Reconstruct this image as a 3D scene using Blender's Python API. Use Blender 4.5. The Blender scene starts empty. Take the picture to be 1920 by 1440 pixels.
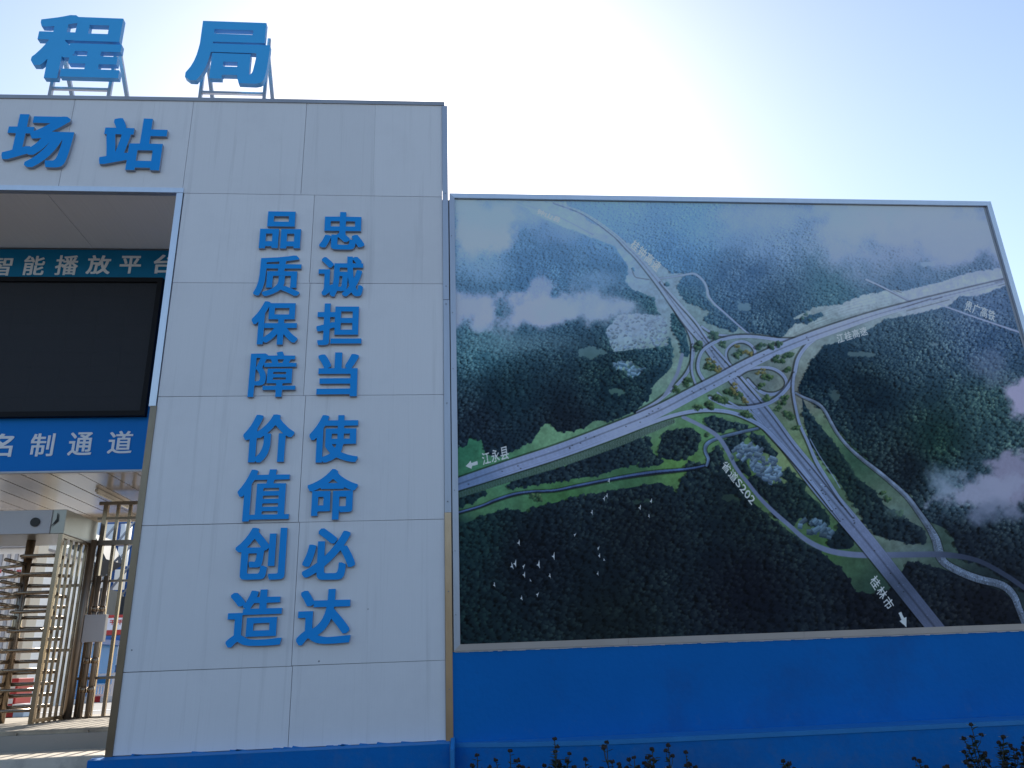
import bpy, bmesh, math, random
import numpy as np
from mathutils import Vector, Matrix

random.seed(7)
SC = bpy.context.scene
COL = SC.collection
# ------------------------------------------------------------------ camera
PITCH, YAW, ROLL = math.radians(19.896), math.radians(5.420), math.radians(-2.232)
FPX = 1436.5
EYE = Vector((0, 0, 1.6))
def cam_basis():
    cy, sy, cp, sp = math.cos(YAW), math.sin(YAW), math.cos(PITCH), math.sin(PITCH)
    f = Vector((sy*cp, cy*cp, sp)); r = Vector((cy, -sy, 0)); u = r.cross(f)
    cr, sr = math.cos(ROLL), math.sin(ROLL)
    return cr*r + sr*u, -sr*r + cr*u, f
CR, CU, CF = cam_basis()
cam = bpy.data.cameras.new('camera'); cam.sensor_width = 36; cam.lens = 36*FPX/1920
cam.clip_start = .05; cam.clip_end = 3000
cob = bpy.data.objects.new('camera', cam); COL.objects.link(cob)
cob.matrix_world = Matrix(((CR.x, CU.x, -CF.x, EYE.x), (CR.y, CU.y, -CF.y, EYE.y), (CR.z, CU.z, -CF.z, EYE.z), (0, 0, 0, 1)))
SC.camera = cob
def ray(px, py): return (px-960)/FPX*CR - (py-720)/FPX*CU + CF
def at(px, py, Y):
    d = ray(px, py); return EYE + d*(Y/d.y)
# ------------------------------------------------------------------ light
SUN_EL, SUN_AZ = math.radians(33.5), math.radians(0.0)      # azimuth from +Y towards +X
W = bpy.data.worlds.new('World'); SC.world = W; W.use_nodes = True
nt = W.node_tree; bg = nt.nodes['Background']
sky = nt.nodes.new('ShaderNodeTexSky'); sky.sky_type = 'NISHITA'; sky.sun_disc = False
sky.sun_elevation = SUN_EL; sky.sun_rotation = SUN_AZ
sky.altitude = 100; sky.air_density = 1.15; sky.dust_density = 0.7; sky.ozone_density = 0.35
nt.links.new(sky.outputs[0], bg.inputs[0]); bg.inputs[1].default_value = .12
sl = bpy.data.lights.new('sun', 'SUN'); sl.energy = 4.0; sl.angle = math.radians(.5); sl.color = (1, .95, .86)
so = bpy.data.objects.new('sun', sl); COL.objects.link(so)
sd = Vector((math.sin(SUN_AZ)*math.cos(SUN_EL), math.cos(SUN_AZ)*math.cos(SUN_EL), math.sin(SUN_EL)))
so.rotation_euler = sd.to_track_quat('Z', 'Y').to_euler()
SC.view_settings.view_transform = 'Standard'; SC.view_settings.look = 'None'
SC.view_settings.exposure = 0.86; SC.view_settings.gamma = 1; SC.view_settings.use_curve_mapping = False
# ------------------------------------------------------------------ materials
def mat(name, col, rough=.6, metal=0, spec=.5, var=0, vscale=3, bump=0, bscale=40, stretch=None, dirt=None, dscale=1.5, coat=0):
    m = bpy.data.materials.new(name); m.use_nodes = True
    n = m.node_tree; L = n.links; p = n.nodes['Principled BSDF']
    p.inputs['Base Color'].default_value = (*col, 1); p.inputs['Roughness'].default_value = rough
    p.inputs['Metallic'].default_value = metal; p.inputs['Specular IOR Level'].default_value = spec
    p.inputs['Coat Weight'].default_value = coat
    tc = n.nodes.new('ShaderNodeTexCoord'); mp = n.nodes.new('ShaderNodeMapping'); L.new(tc.outputs['Object'], mp.inputs[0])
    if stretch: mp.inputs['Scale'].default_value = stretch
    cur = None
    if var:
        t = n.nodes.new('ShaderNodeTexNoise'); t.inputs['Scale'].default_value = vscale; t.inputs['Detail'].default_value = 6
        L.new(mp.outputs[0], t.inputs[0])
        mx = n.nodes.new('ShaderNodeMix'); mx.data_type = 'RGBA'
        mx.inputs[6].default_value = (*[c*(1-var) for c in col], 1); mx.inputs[7].default_value = (*[min(1, c*(1+var)) for c in col], 1)
        L.new(t.outputs[0], mx.inputs[0]); cur = mx.outputs[2]
    if dirt:
        t = n.nodes.new('ShaderNodeTexNoise'); t.inputs['Scale'].default_value = dscale; t.inputs['Detail'].default_value = 9; t.inputs['Roughness'].default_value = .7
        L.new(tc.outputs['Object'], t.inputs[0])
        r = n.nodes.new('ShaderNodeValToRGB'); r.color_ramp.elements[0].position = .5; r.color_ramp.elements[1].position = .78
        L.new(t.outputs[0], r.inputs[0])
        mx = n.nodes.new('ShaderNodeMix'); mx.data_type = 'RGBA'
        if cur: L.new(cur, mx.inputs[6])
        else: mx.inputs[6].default_value = (*col, 1)
        mx.inputs[7].default_value = (*dirt, 1); L.new(r.outputs[0], mx.inputs[0]); cur = mx.outputs[2]
    if cur: L.new(cur, p.inputs['Base Color'])
    if bump:
        t = n.nodes.new('ShaderNodeTexNoise'); t.inputs['Scale'].default_value = bscale; t.inputs['Detail'].default_value = 5
        L.new(mp.outputs[0], t.inputs[0]); b = n.nodes.new('ShaderNodeBump'); b.inputs['Strength'].default_value = bump; b.inputs['Distance'].default_value = .01
        L.new(t.outputs[0], b.inputs['Height']); L.new(b.outputs[0], p.inputs['Normal'])
    return m
M = {}
M['panel'] = mat('white_cladding', (.755, .765, .835), .45, var=.03, vscale=2.2, bump=.12, bscale=3, stretch=(60, 60, .6), dirt=(.70, .71, .78), dscale=1.3)
M['joint'] = mat('joint_sealant', (.30, .31, .36), .8)
M['alu'] = mat('brushed_aluminium', (.62, .68, .78), .38, metal=.7, var=.08, vscale=5, stretch=(4, 4, .5))
M['steel'] = mat('stainless_steel', (.27, .215, .165), .27, metal=1, var=.15, vscale=6, stretch=(5, 5, .8), bump=.05, bscale=8)
M['steel_dull'] = mat('dull_stainless_steel', (.25, .21, .175), .4, metal=.85, var=.15, vscale=9)
M['strip_steel'] = mat('strip_golden_reflection', (.46, .35, .25), .3, metal=.9, var=.2, vscale=5, stretch=(3, 3, .9), bump=.15, bscale=4)  # golden ground reflection put into the metal colour
M['strip_dark'] = mat('dark_brown_strip', (.19, .155, .12), .32, metal=.9, var=.2, vscale=5, stretch=(3, 3, .9))  # darker brown metal for the lower opening strip
M['alu_mid'] = mat('dull_aluminium', (.42, .46, .55), .42, metal=.6, var=.1, vscale=5, stretch=(4, 4, .5))
M['rivet'] = mat('rivet_head', (.25, .26, .3), .4, metal=.7)
M['blue_letter'] = mat('blue_acrylic', (.003, .30, .84), .5, var=.05, spec=.25)
M['letter_edge'] = mat('grey_shadow_edge', (.30, .34, .42), .5)  # letter sides: shadow grey put into the colour
M['roof_blue'] = mat('blue_channel_face', (.045, .42, .90), .45, var=.05, spec=.4)
M['roof_edge'] = mat('blue_channel_side', (.05, .26, .55), .5)
M['galv'] = mat('galvanised_tube', (.35, .36, .40), .45, metal=.6, var=.2)
M['soffit'] = mat('beige_soffit', (.80, .77, .76), .5, var=.06, vscale=1.5, bump=.1, bscale=3, stretch=(30, .5, 1))
M['sign_dark'] = mat('blue_sign_upper', (.003, .17, .36), .6, spec=.2)
M['sign_blue'] = mat('blue_sign_lower', (.001, .17, .56), .6, spec=.2)
M['sign_white'] = mat('white_vinyl', (.75, .76, .82), .5)
M['screen_frame'] = mat('black_bezel', (.005, .005, .008), .6, spec=.2)
M['concrete'] = mat('concrete', (.40, .34, .265), .85, var=.18, vscale=4, bump=.3, bscale=30, dirt=(.16, .13, .11), dscale=3)
M['tile'] = mat('pale_stone', (.60, .51, .40), .6, var=.12, vscale=5, bump=.1, dirt=(.3, .25, .2), dscale=4)
M['blue_wall'] = mat('blue_render', (.001, .145, .50), .8, spec=.2, var=.16, vscale=1.1, dirt=(.012, .10, .34), dscale=.9, bump=.35, bscale=22)
M['blue_ledge'] = mat('blue_render_ledge', (.008, .19, .52), .6, var=.12, vscale=4, bump=.3, bscale=30)
M['caulk'] = mat('white_caulk', (.62, .62, .66), .7, bump=.4)
M['asphalt'] = mat('asphalt', (.155, .14, .12), .9, var=.25, vscale=2, bump=.3, bscale=60)
M['yard'] = mat('concrete_yard', (.30, .28, .26), .85, var=.2, vscale=1.2, bump=.15)
M['black'] = mat('black_paint', (.01, .01, .012), .5)
M['box_white'] = mat('grey_white_sheet', (.46, .45, .48), .4, var=.05)
M['soil'] = mat('dark_soil', (.05, .04, .03), .95, var=.4, bump=.6)
M['stem'] = mat('dry_stem', (.035, .04, .022), .8, var=.3)
M['leaf'] = mat('dusty_leaf', (.035, .055, .022), .7, var=.4, vscale=10)
M['seed'] = mat('dark_seed_head', (.025, .02, .018), .9, var=.3)
M['petal'] = mat('faded_yellow_petal', (.30, .26, .03), .7)
M['blue_steel'] = mat('blue_painted_steel', (.015, .10, .34), .45, var=.15)
M['blue_booth'] = mat('booth_blue', (.02, .20, .48), .5, var=.1)
M['white_paint'] = mat('white_paint', (.78, .78, .78), .5, var=.05)
M['red_paint'] = mat('red_paint', (.45, .02, .02), .5, var=.1)
M['cream'] = mat('cream_paint', (.62, .56, .46), .6, var=.06)
M['dark_steel'] = mat('dark_conveyor_steel', (.05, .055, .06), .6, var=.2)
M['glass'] = mat('dark_glass', (.03, .04, .05), .1)
M['added_hill'] = mat('added_hill_cover', (.06, .06, .035), .95, var=.5, vscale=.08, dirt=(.16, .12, .07), dscale=.02)  # cover of the unseen slope added behind the camera
M['lamp'] = mat('lamp_tube', (.8, .74, .62), .3)
# ceiling strips: glossy cream metal
M['ceiling'] = mat('glossy_ceiling_strip', (.56, .50, .43), .16, metal=.45, var=.05, bump=.25, bscale=2.2, stretch=(1, 1, 1))
def weather_panel(m):
    # every sheet a slightly different white, with faint run marks
    n = m.node_tree; L = n.links; p = n.nodes['Principled BSDF']; src = p.inputs['Base Color'].links[0].from_socket
    oi = n.nodes.new('ShaderNodeObjectInfo'); mr = n.nodes.new('ShaderNodeMapRange'); mr.inputs[3].default_value = .955; mr.inputs[4].default_value = 1.015; L.new(oi.outputs['Random'], mr.inputs[0])
    mu = n.nodes.new('ShaderNodeMix'); mu.data_type = 'RGBA'; mu.blend_type = 'MULTIPLY'; mu.inputs[0].default_value = 1; L.new(src, mu.inputs[6]); L.new(mr.outputs[0], mu.inputs[7])
    tc = n.nodes.new('ShaderNodeTexCoord'); mp = n.nodes.new('ShaderNodeMapping'); mp.inputs['Scale'].default_value = (9, 9, .28); L.new(tc.outputs['Object'], mp.inputs[0])
    t = n.nodes.new('ShaderNodeTexNoise'); t.inputs['Scale'].default_value = 1.3; t.inputs['Detail'].default_value = 7; t.inputs['Roughness'].default_value = .65; L.new(mp.outputs[0], t.inputs[0])
    r = n.nodes.new('ShaderNodeValToRGB'); r.color_ramp.elements[0].position = .54; r.color_ramp.elements[1].position = .82; L.new(t.outputs[0], r.inputs[0])
    m2 = n.nodes.new('ShaderNodeMix'); m2.data_type = 'RGBA'; L.new(r.outputs[0], m2.inputs[0]); L.new(mu.outputs[2], m2.inputs[6]); m2.inputs[7].default_value = (.57, .58, .64, 1)
    L.new(m2.outputs[2], p.inputs['Base Color'])
weather_panel(M['panel'])
def splash(m, z0, z1, col):
    # dried mud splashes thinning out upwards from the foot of the wall
    n = m.node_tree; L = n.links; p = n.nodes['Principled BSDF']; src = p.inputs['Base Color'].links[0].from_socket
    tc = n.nodes.new('ShaderNodeNewGeometry'); sp = n.nodes.new('ShaderNodeSeparateXYZ'); L.new(tc.outputs['Position'], sp.inputs[0])
    mr = n.nodes.new('ShaderNodeMapRange'); mr.inputs[1].default_value = z0; mr.inputs[2].default_value = z1; mr.inputs[3].default_value = .16; mr.inputs[4].default_value = -.06; L.new(sp.outputs[2], mr.inputs[0])
    t = n.nodes.new('ShaderNodeTexNoise'); t.inputs['Scale'].default_value = 7; t.inputs['Detail'].default_value = 10; t.inputs['Roughness'].default_value = .75; L.new(tc.outputs['Position'], t.inputs[0])
    ad = n.nodes.new('ShaderNodeMath'); ad.operation = 'ADD'; L.new(t.outputs[0], ad.inputs[0]); L.new(mr.outputs[0], ad.inputs[1])
    r = n.nodes.new('ShaderNodeMapRange'); r.inputs[1].default_value = .60; r.inputs[2].default_value = .80; r.inputs[4].default_value = .45; L.new(ad.outputs[0], r.inputs[0])
    mx = n.nodes.new('ShaderNodeMix'); mx.data_type = 'RGBA'; L.new(r.outputs[0], mx.inputs[0]); L.new(src, mx.inputs[6]); mx.inputs[7].default_value = (*col, 1)
    L.new(mx.outputs[2], p.inputs['Base Color'])
splash(M['blue_wall'], .7, 1.5, (.05, .15, .36))
# ------------------------------------------------------------------ mesh helpers
class MB:
    def __init__(s): s.v = []; s.f = []; s.m = []
    def quadbox(s, P, mi=0):          # 8 corners, bottom 4 then top 4
        b = len(s.v); s.v += [tuple(p) for p in P]
        for q in ((3, 2, 1, 0), (4, 5, 6, 7), (0, 1, 5, 4), (1, 2, 6, 5), (2, 3, 7, 6), (3, 0, 4, 7)):
            s.f.append([b+i for i in q]); s.m.append(mi)
        return s
    def box(s, x0, x1, y0, y1, z0, z1, mi=0):
        return s.quadbox([(x0, y0, z0), (x1, y0, z0), (x1, y1, z0), (x0, y1, z0), (x0, y0, z1), (x1, y0, z1), (x1, y1, z1), (x0, y1, z1)], mi)
    def bar(s, a, b, w, d=None, mi=0, up=None):   # rectangular bar a->b
        a = Vector(a); b = Vector(b); d = d or w; t = (b-a).normalized()
        up = Vector(up) if up else (Vector((0, 1, 0)) if abs(t.y) < .9 else Vector((0, 0, 1)))
        n = t.cross(up).normalized()*w/2; k = t.cross(n).normalized()*d/2
        return s.quadbox([a-n-k, a+n-k, a+n+k, a-n+k, b-n-k, b+n-k, b+n+k, b-n+k], mi)
    def tube(s, pts, r, n=8, mi=0, cap=True):
        pts = [Vector(p) for p in pts]; rs = r if isinstance(r, (list, tuple)) else [r]*len(pts); base = len(s.v)
        for i, p in enumerate(pts):
            t = (pts[min(i+1, len(pts)-1)]-pts[max(i-1, 0)]).normalized()
            u = t.cross(Vector((0, 0, 1)) if abs(t.z) < .9 else Vector((1, 0, 0))).normalized(); w = t.cross(u)
            for k in range(n):
                a = 2*math.pi*k/n; s.v.append(tuple(p+(u*math.cos(a)+w*math.sin(a))*rs[i]))
        for i in range(len(pts)-1):
            for k in range(n):
                s.f.append([base+i*n+k, base+i*n+(k+1) % n, base+(i+1)*n+(k+1) % n, base+(i+1)*n+k]); s.m.append(mi)
        if cap:
            s.f.append([base+k for k in range(n)][::-1]); s.f.append([base+(len(pts)-1)*n+k for k in range(n)]); s.m += [mi, mi]
        return s
    def ball(s, c, r, nu=7, nv=4, sz=1, mi=0):
        c = Vector(c); base = len(s.v)
        for j in range(nv+1):
            ph = math.pi*j/nv
            for i in range(nu):
                a = 2*math.pi*i/nu; s.v.append((c.x+r*math.sin(ph)*math.cos(a), c.y+r*math.sin(ph)*math.sin(a), c.z+r*sz*math.cos(ph)))
        for j in range(nv):
            for i in range(nu):
                s.f.append([base+j*nu+i, base+j*nu+(i+1) % nu, base+(j+1)*nu+(i+1) % nu, base+(j+1)*nu+i][::-1]); s.m.append(mi)
        return s
    def poly(s, pts, mi=0):
        b = len(s.v); s.v += [tuple(p) for p in pts]; s.f.append(list(range(b, b+len(pts)))); s.m.append(mi); return s
    def build(s, name, mats, parent=None, smooth=False, bevel=0):
        me = bpy.data.meshes.new(name)
        if not isinstance(mats, (list, tuple)): mats = [mats]
        off = Vector((0, 0, 0))
        if parent is not None: off = parent.get('_o') and Vector(parent['_o']) or Vector((0, 0, 0))
        elif s.v:                                        # origin at the thing's own base
            A = np.array(s.v); off = Vector(((A[:, 0].min()+A[:, 0].max())/2, (A[:, 1].min()+A[:, 1].max())/2, A[:, 2].min()))
        me.from_pydata([(v[0]-off.x, v[1]-off.y, v[2]-off.z) for v in s.v], [], s.f)
        for m in mats: me.materials.append(m)
        if len(mats) > 1: me.polygons.foreach_set('material_index', s.m)
        if smooth: me.polygons.foreach_set('use_smooth', [True]*len(s.f))
        me.update()
        o = bpy.data.objects.new(name, me); COL.objects.link(o)
        if parent is None: o.location = off
        else: o.parent = parent
        if parent is None or '_o' in parent: o['_o'] = tuple(off)
        if bevel:
            b = o.modifiers.new('bevel', 'BEVEL'); b.width = bevel; b.segments = 2; b.limit_method = 'ANGLE'; b.angle_limit = .6
        return o
def thing(name, label, cat, loc=(0, 0, 0), group=None):
    o = bpy.data.objects.new(name, None); COL.objects.link(o); o.location = loc; o['_o'] = tuple(loc)
    o.empty_display_size = .2
    return tag(o, label, cat, group)
def tag(o, label=None, cat=None, group=None, kind=None):
    for k, v in (('label', label), ('category', cat), ('group', group), ('kind', kind)):
        if v: o[k] = v
    return o
def bx(name, m, parent, *a, bevel=0): return MB().box(*a).build(name, m, parent, bevel=bevel)
# ------------------------------------------------------------------ character outlines (bold sign lettering), 400 units to the em
B64 = '0123456789ABCDEFGHIJKLMNOPQRSTUVWXYZabcdefghijklmnopqrstuvwxyz-_'
GLYPHS = {'H程': '221F2x1E2z1G2-3G353A3W393W2g3Y2e4i2e4k2b4k2A4j283627361R371P7C1P7C257B275j285g2A5g2b5i2d6w2e6w3L5i3M5g3O5g3m5j3o733p734W3Q4W3O4V3N4M3M4L2_4h2-4k2-4n304o3Z4o3e4m6r4m6r713d723a733Q7C2_7C2a73286x0_6h0_6O17611a601_652163215Y135Y115W114o1p4o1r4m1h4O1R3v163O0v380u2q182O1b2O1m2b212-.3j3M3j3O3p3X3q3m3r3o4i3o4k3n4k3O4j3M.4X5U4W5W4W6J5w6J5w5U.2_5Y2-5a2-6H3a6S3c6Q3b5Y',
'H局': '4y1D611C6B1E6M1H6R1K6Y1R6c1Y6i1u6o2h6u4M6u4r2e4s2c4t2c4_2e506S516S6_1h6_1g4r1d4N1Y3n1P391D2e0v230v1g1G1N1i1M1l1O211u292A2J2e2R3B2Y402a425u425w405w3j5s325n2R5k2E5g265c225Y205W235V3x2h3y2f3w2f1b3X1b3Y1d3Y1v3b1y4e1y4g1w4h1g4n1O4p1F4q1E.3a2j3Y2l3Y383a3A4Z3A4b394c2l4a2j.2d5p2c5r2c6B2e6E5U6E5W6B5W5r5U5o',
'H场': '3U1F3v1G4M1c4s265E2b5Z385s3n614G654O64415z2-5u2X5p2G5j265c214w214w1k4_1V521I5K1G5x1G6E1J6M1M6U1S6e1h6k1_6o2L6u34704k705F6-5G535G505I5n5u6S6T6S6n67715j725b70366_366H376F4i6E4h6C445k3c5Q3O5J3N5K3M5m2j5m2h5o2g7D1s7D1q7B1q5n165m145l14511o501q4-1q3A1o380-2r0-2X18241Z243C2k3N2d3m2d3_2p4J364b3S4p3n4x404z424l3Z4X3C432b3c2A381q381V.2i3U2g3W2h503650374u3K4S3i4S3w4V484W494U3_4D3n3v3Y3e3P3W3N3V3L3Z3J3a2z3a',
'H站': '3g1E4W1E4Y1G4Y1V4a1W5z1W5_1V601H611F6s1E6u1G6u4I6s4K5a4K5a5B5c5E795E795_77605a615a7H5Y7J4j7K4h7I4g4L4e4K3g4J3g3F3e3D3L3B3K3C3K3F3f543g5K3i5M3v5M3x5N3x673668356L326V2o712g7G2d7I2H7I1u7A1s771s6o256J286819681766165O185M1K5M1M5K1N4y1Z3n1g2q1c2n122f122K191s1b1s3e2N3g2K.4Z2J4Y2L4Y3X5_3X5_2J.2S3J2L4F2A5J2C5M2l5M2n5K2o5G2g4R2U3M',
'H品': '1H1E261E281G281X2A1a2_1Z301X311J331I3u1I3u4G1H4G.4B1E501E521G521X541a601a621Y621J641H6x1H6x4G4B4G.292L282N283W303W302L.532L522N523W623W622L.2B4e604e60702B70.335P325R326E336G556G576F585R565P',
'H质': '2Q1I2n1I3b1b4E1y4W2C5Q1p6L1K6h1K6_1d701q6-1t5p2T6Y2U6a2V6a4t4t4u4q4v4t5D4w5G735H745t725v4-5w4y5x4-6F506M5u6U6h6d6h6r6K7C5w7C5N763w6w1g6n1e4Q1Z3W1R2s1F2I101q101d111a1P1N1l1N211v2D2U2L362Q3e2S4K2T5G3_5G415E3_4y3z4u2c4t2c2X2d2V3N2U3P2W3Q4C5j4C5m4A5l2V5i2V5C2i4u2j4u2n4z344-3I4-4A4y4B4B4A4A484A3T483K43323s2l3V2R3A2G2w28271s271e.2U5w2S5y2S682U6A456H476G4662445w',
'H保': '4X1G5K1G5L2h5N2g5g2K651v6a1X6w1X7F1v7F296v2N6R2m64385o3V5q3W743X744C5N4C5K4F5K4h5M4j6k4k6k6y6i6-3K6-3I6_3H76357A2t7E2X7E2U7A2I6l246K1p5t1X5T0x4m0x4W1C431X431q4O1s4N1t1J1v1I2f1I2g1j2k1h2r1Y3B1Y3V1l3p1_4A2K4V2i4W2g.2g2H2g5Z376S396U3A4k4V4j4W4h4W4F4U4C2i4C2h3Z2i3X403W423V3n3A3N2m2w2P2j2H.3z5P3y5R3y6G3z6I5u6I5w6H5w5R5v5P',
'H障': '4g1L5R1L5S2C5T2E742F742k732m5U2m5S2p5S325T346a356a4-3T4-3T354e344g324g2p4d2m312m302k302G322E4f2E.1F1M1x1M1z1N1-2q2X2o2s2r352y3C343H3E3K3V3K3z3H4F364g2n572-5b2_5Z305F325C715D725F725j665k645l6E636F6B6p6C6p6h5R6i5O6m5D7B5A7E4t7D4U764U6z4a6k4Y6i3Q6i3N6o336-1F6y.1_3M1-3O1-4z2B4m2N4V2X492c3s2a3a2U3Q2K3M.4E3Y4C3a4C3o4F3q5o3q5q3o5q3a5o3Y.4E4G4C4I4C4V4F4Y5o4Y5q4V5q4I5o4G.1-571-6N206O2T6O2T6L2F5k2059.335k325l345q3E6D3G6F3J6C3q6B3r643z5l3x5k.4o5k4d684d6B5O6C5Q6A5M5_5E5k',
'H价': '2t1D3G1D3X1S3i1d3z1_492P4H2t4M3K4M4p4K4s3v4s3t4t4Q5R4q5x5B5V5o4t5m4s5K4s5I4p5I1H5K1G661G681H694Z6B4a6W4N6t4N7B4k7C4_79526p5G6U5W5p695U6Z5K6o5M6y5M7A5L7C4v7I4V7H4H6r436U3l643I5c2v5H2g582e5A2f5V2y663E6n3G6s3G763D792q7G2R7G236N1p5v1U5O1F540_4n0_4V1G431e431m4A1o4A1p1F2d1F2e1H2f1P2g1Q.2f1x2f4G2h4I324I3W4a3W3e3T3M3N2y3D2a372Q2w292h1x',
'H值': '1n1J2X1J2Y1L2Z1U2a1V761V76226b226Y256Y5Z6W5a565a545d595z5B5_6w606w6a5J6b5I6d5M6_5M7A5K7C547C4X7C4S6g4Q6b376a356d3B6u3B742n7C2T7C2Q7B246N1o5r1Q5G0-4i0-4Z1F461a461k4G1m4G.2Z222Z5V2q5_4J5_4K5z4G5f4E5b3C5a3A5Z3A253722.3z233y253y2N3-2Q5k2Q5m2N5m255k22.3z2w3y2y3y3G3z3I5k3I5m3H5m2y5l2w.3z3p3y3r3y483z4A5k4A5m495m3r5l3p.3z4i3y4k3y503-525k525m505m4k5k4i',
'H创': '541I5_1I6M1K6W1M6h1S6o1d6q1t6q776p79637A617860275-215u1-4w1z4w1i.2S1M3x1M471N4O1S4X1b4d1o4h274k2R4j2i4Q2q4J2u442v432w48394B3O4I4b4K4c4V4d4n4t4o4q4p2r4r2q5b2q5b6X4p6X4o5J4n5H4G5v3U6m3W6v3W77377E2l7E2K6U1_611U5S0y500y4m1H4T1e4S1f4Q1g221h1p1k1e1r1V1-1Q2C1N.2e212W262U2D2U4H2W4I3R4I3S4E3P3o3L3V3I3P3B3M2w3O2c3N2a3L2b372f2x2i2l2m2j3e2i3y2o3w2O3t2B3o243i21.2H4-2G502e5R325-3L5f3t4_3q4-',
'H造': '1M1L1j1L251j2M1v2k1h2z1a3E1V3m1Q5I1O6S1Q721T7B1y7C277A296q2A6E265L224S223x243d273M2C2-2P2j2Z2i2c2i4b2j4d724e725D715F5L5G5I5I5I5o5K5q6n5r6n6S5J6T5I7D5G7G4V7F4U6U4S6S4B6T4A6V4H6q4H733u793Y7A3V773L6i386H30632v5v2t5u2s612f6H2Q6Y1w6-1Y6-1F6m1E6j1F6W1i63295X2V5X2g5e2h5P2u5I2v5G2i5F2i4u2g4s164s144q144C1s4C1u491u2Z1M2C141x141k.3C2M6Z2M6Z4K3C4K.3_2-3-303-3h3_3j5j3k5l3i5m305k2-.3W5G3W5I3s5q4U5q4U5G',
'H忠': '3S1N541M5I1O5X1S5i1b5o1m5t265v2L5w2M6I1l6g1l741z742G712N6f2z683g5m3g5N3U5N3B5a2u5a2s5S2v562w54374V3h4U4E4W4G6a4H6a6X4W6Y4U6a4U7H3h7I3e7F3e6a3d6Y1c6X1c4H3c4G3e4F3e3z3M3l3K3h2d3g2a3e2a1s2e1g2m1W2v1R391O.1S1f1r1f1_1v2G2S2Y3B2Z3S2W3V283e1o3e1m3d1T2u1J2a1127101u121r.3f263U2A3S2F3S3K3W3I3v2z4L2Y4k2Y522n542n512L4z2C4u284n26.2S4-2Q502R5p3e5p3e4-.4W4-4U504V5p5k5p5k4-',
'H诚': '311H3M1H3Z1k3g243i264G244Y264j284h254O1q4M1n4N1a4g1K4-1K591T5c1v5q1a5-1R681M6G1K6j1M6t1S6z1a731q76247A2V792i6x2r6q2x6W2x6V2s6S2K6Q2A6N2D6I2N6A2i6T3H6m416z4n6z516Z5B6F5B644W5u3-5t405o4X5i5Q5i5Y735Y765b756B6m6C6s6I6s6W6c6q6F7A5w7A5f715e725e7B5c7D4u7D4u6E4t6C396B383s343G323331322q312g2v2e2w2d5H135H134d1s4c1u4a1u2b1q2H1k261c1y1c1j1q1R281R2V1l2k1x2h1m2h1Z.4w2M502y523_534654455A3W5I2r522U.3z2j3q2k3p2m3u3P3w4G3y4I4I4H4K4F4I3a4E2t4C2n482j.3x4w3w4y3w5Y4x5Y4-4w.2R5Y2j5Y2m5Z335t33652w6G2c6a21741-761i751Q6p1Q6a285u.5g6C5e6E5e6W5e6j5f6k5s6Y676D656C',
'H担': '1K1J2B1I2K1K2Z1O2g1U2k1Z2m1l2n3b2o3d3N3o3Q3m3Q2o3R2m6e2m6e6q3R6q3Q6o3P612p602m632m7H1y7H1x611560125-135J1v5I1y5G1x4E113-0-3x0-3i173F1W3F1v3M1y3K1x251v221r201B1_1B1j.2y1W731W761Y762B732E2-2E2y2B.4G3U4E3W4F4R5o4R5o3U.2n4U2n5I3P5I3P4Z344Y.4G5A4E5C4F665o665o5A',
'H当': '5i1E6Y1E6a1G6a536Y545r555p566D5m6e6Y6g6c6f6v6B735l735N6F4z5X4z5D5B565B5557544a544Y564Y7G4W7I3f7I3d7H3c573a542n552p57395I395d2r6G2W6n2L6_2I701x701X6s1W6p1W6X1o66205k2E5H2I562G551c541c4J5f4I5i4G5i3l5f3i1q3i1o3g1p2y5f2y5i2v5i2K5f2I1V2H1U2F1U1W5f1W5h1U',
'H使': '1s1E2f1E2g1G2h1P2i1Q2r1E3C1E3o1S421a4U1s501d5m1O6V1F6x1F7C1f7C1x6U235y2B5F2R532X522Z5A2u5J3X6v3Y6y3a6x5X5M5Y5K5a5L5t775u785w786a5M6b5K6d5K7D5I7G4W7F4W6d4U6b3E6b3C6d3J6u3J792u7H2V7H276U1p5y1P5O0v4p0v4X19451Y451p4N1r4N.2i1y2g1-2g5Z2i5d2q5s2t5u4U5t4W5r4W5a4U5Y2_5Y2z5W2z3G34343H2p3g2P3X2I3I2A3223.4E343_3J3s3U3r3X4P3X4L3F4G34.3o4D3m4F3n4s4V4s4V4D.5M4D5K4F5L4s664s664D',
'H命': '481F4y1F4z2Q4_2O5427562667276O2A6X2H6a2M6c2W6c4h6e4i6p4j6r4k6_4y7A597A5P785S6f5c6C5o5h635B6O4u6d4i6p4g6s4f744e764J7L3y7M3u7J3c6-3E6d2f6B255s1Y5c0_5Q0-581G4h1X4g1a4e1a1m1c1k2M1k2M2D2O2F3p2G3s2I3r4h1p4i1k4i1l4j254s2b552c532d4y2f4w5S4w5U4y5V545W565-4u6Q4j6R4i6M4i484h.4-2q4y2s4z3z5n3z5n2t5h2q.2O2z2M2_2N3-303-302z.3W5e3W5g44684f5f4c5e',
'H必': '3S1J5E1I5P1K5W1L5i1Q5u1d5_1v632F662k663065325s385e3F5H3F5D2W572D54284_254t223p233j243e273b2A3Z2I3Z2p4H3R4m3w5O4e5Q4e5S4b5q3y693H6O2h6m2h7C2v7C3A743X6k4F6N4t6A5A5r5B5p5C6A5m6X6P6Y6h6X6j646v5l6w5i6u5N6I515l4i5I4C4h3a423Y453Y5l2i5l2h3I1r2k0_2I0-2F0-1_1H1d1e1d1_1o2g2A2h292i1y2l1h2s1V321N3G1K.1P2s1n2s1z3C2B3m2M4M2V4_2W5E2T5H225O1j5O1h5N1W4f1N4C183e0z3J0y340-31.4G5T4d5S4g5U4y5p4y664C6h3Q7E3M7G2_7F2j6x2j6e3b5_',
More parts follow.
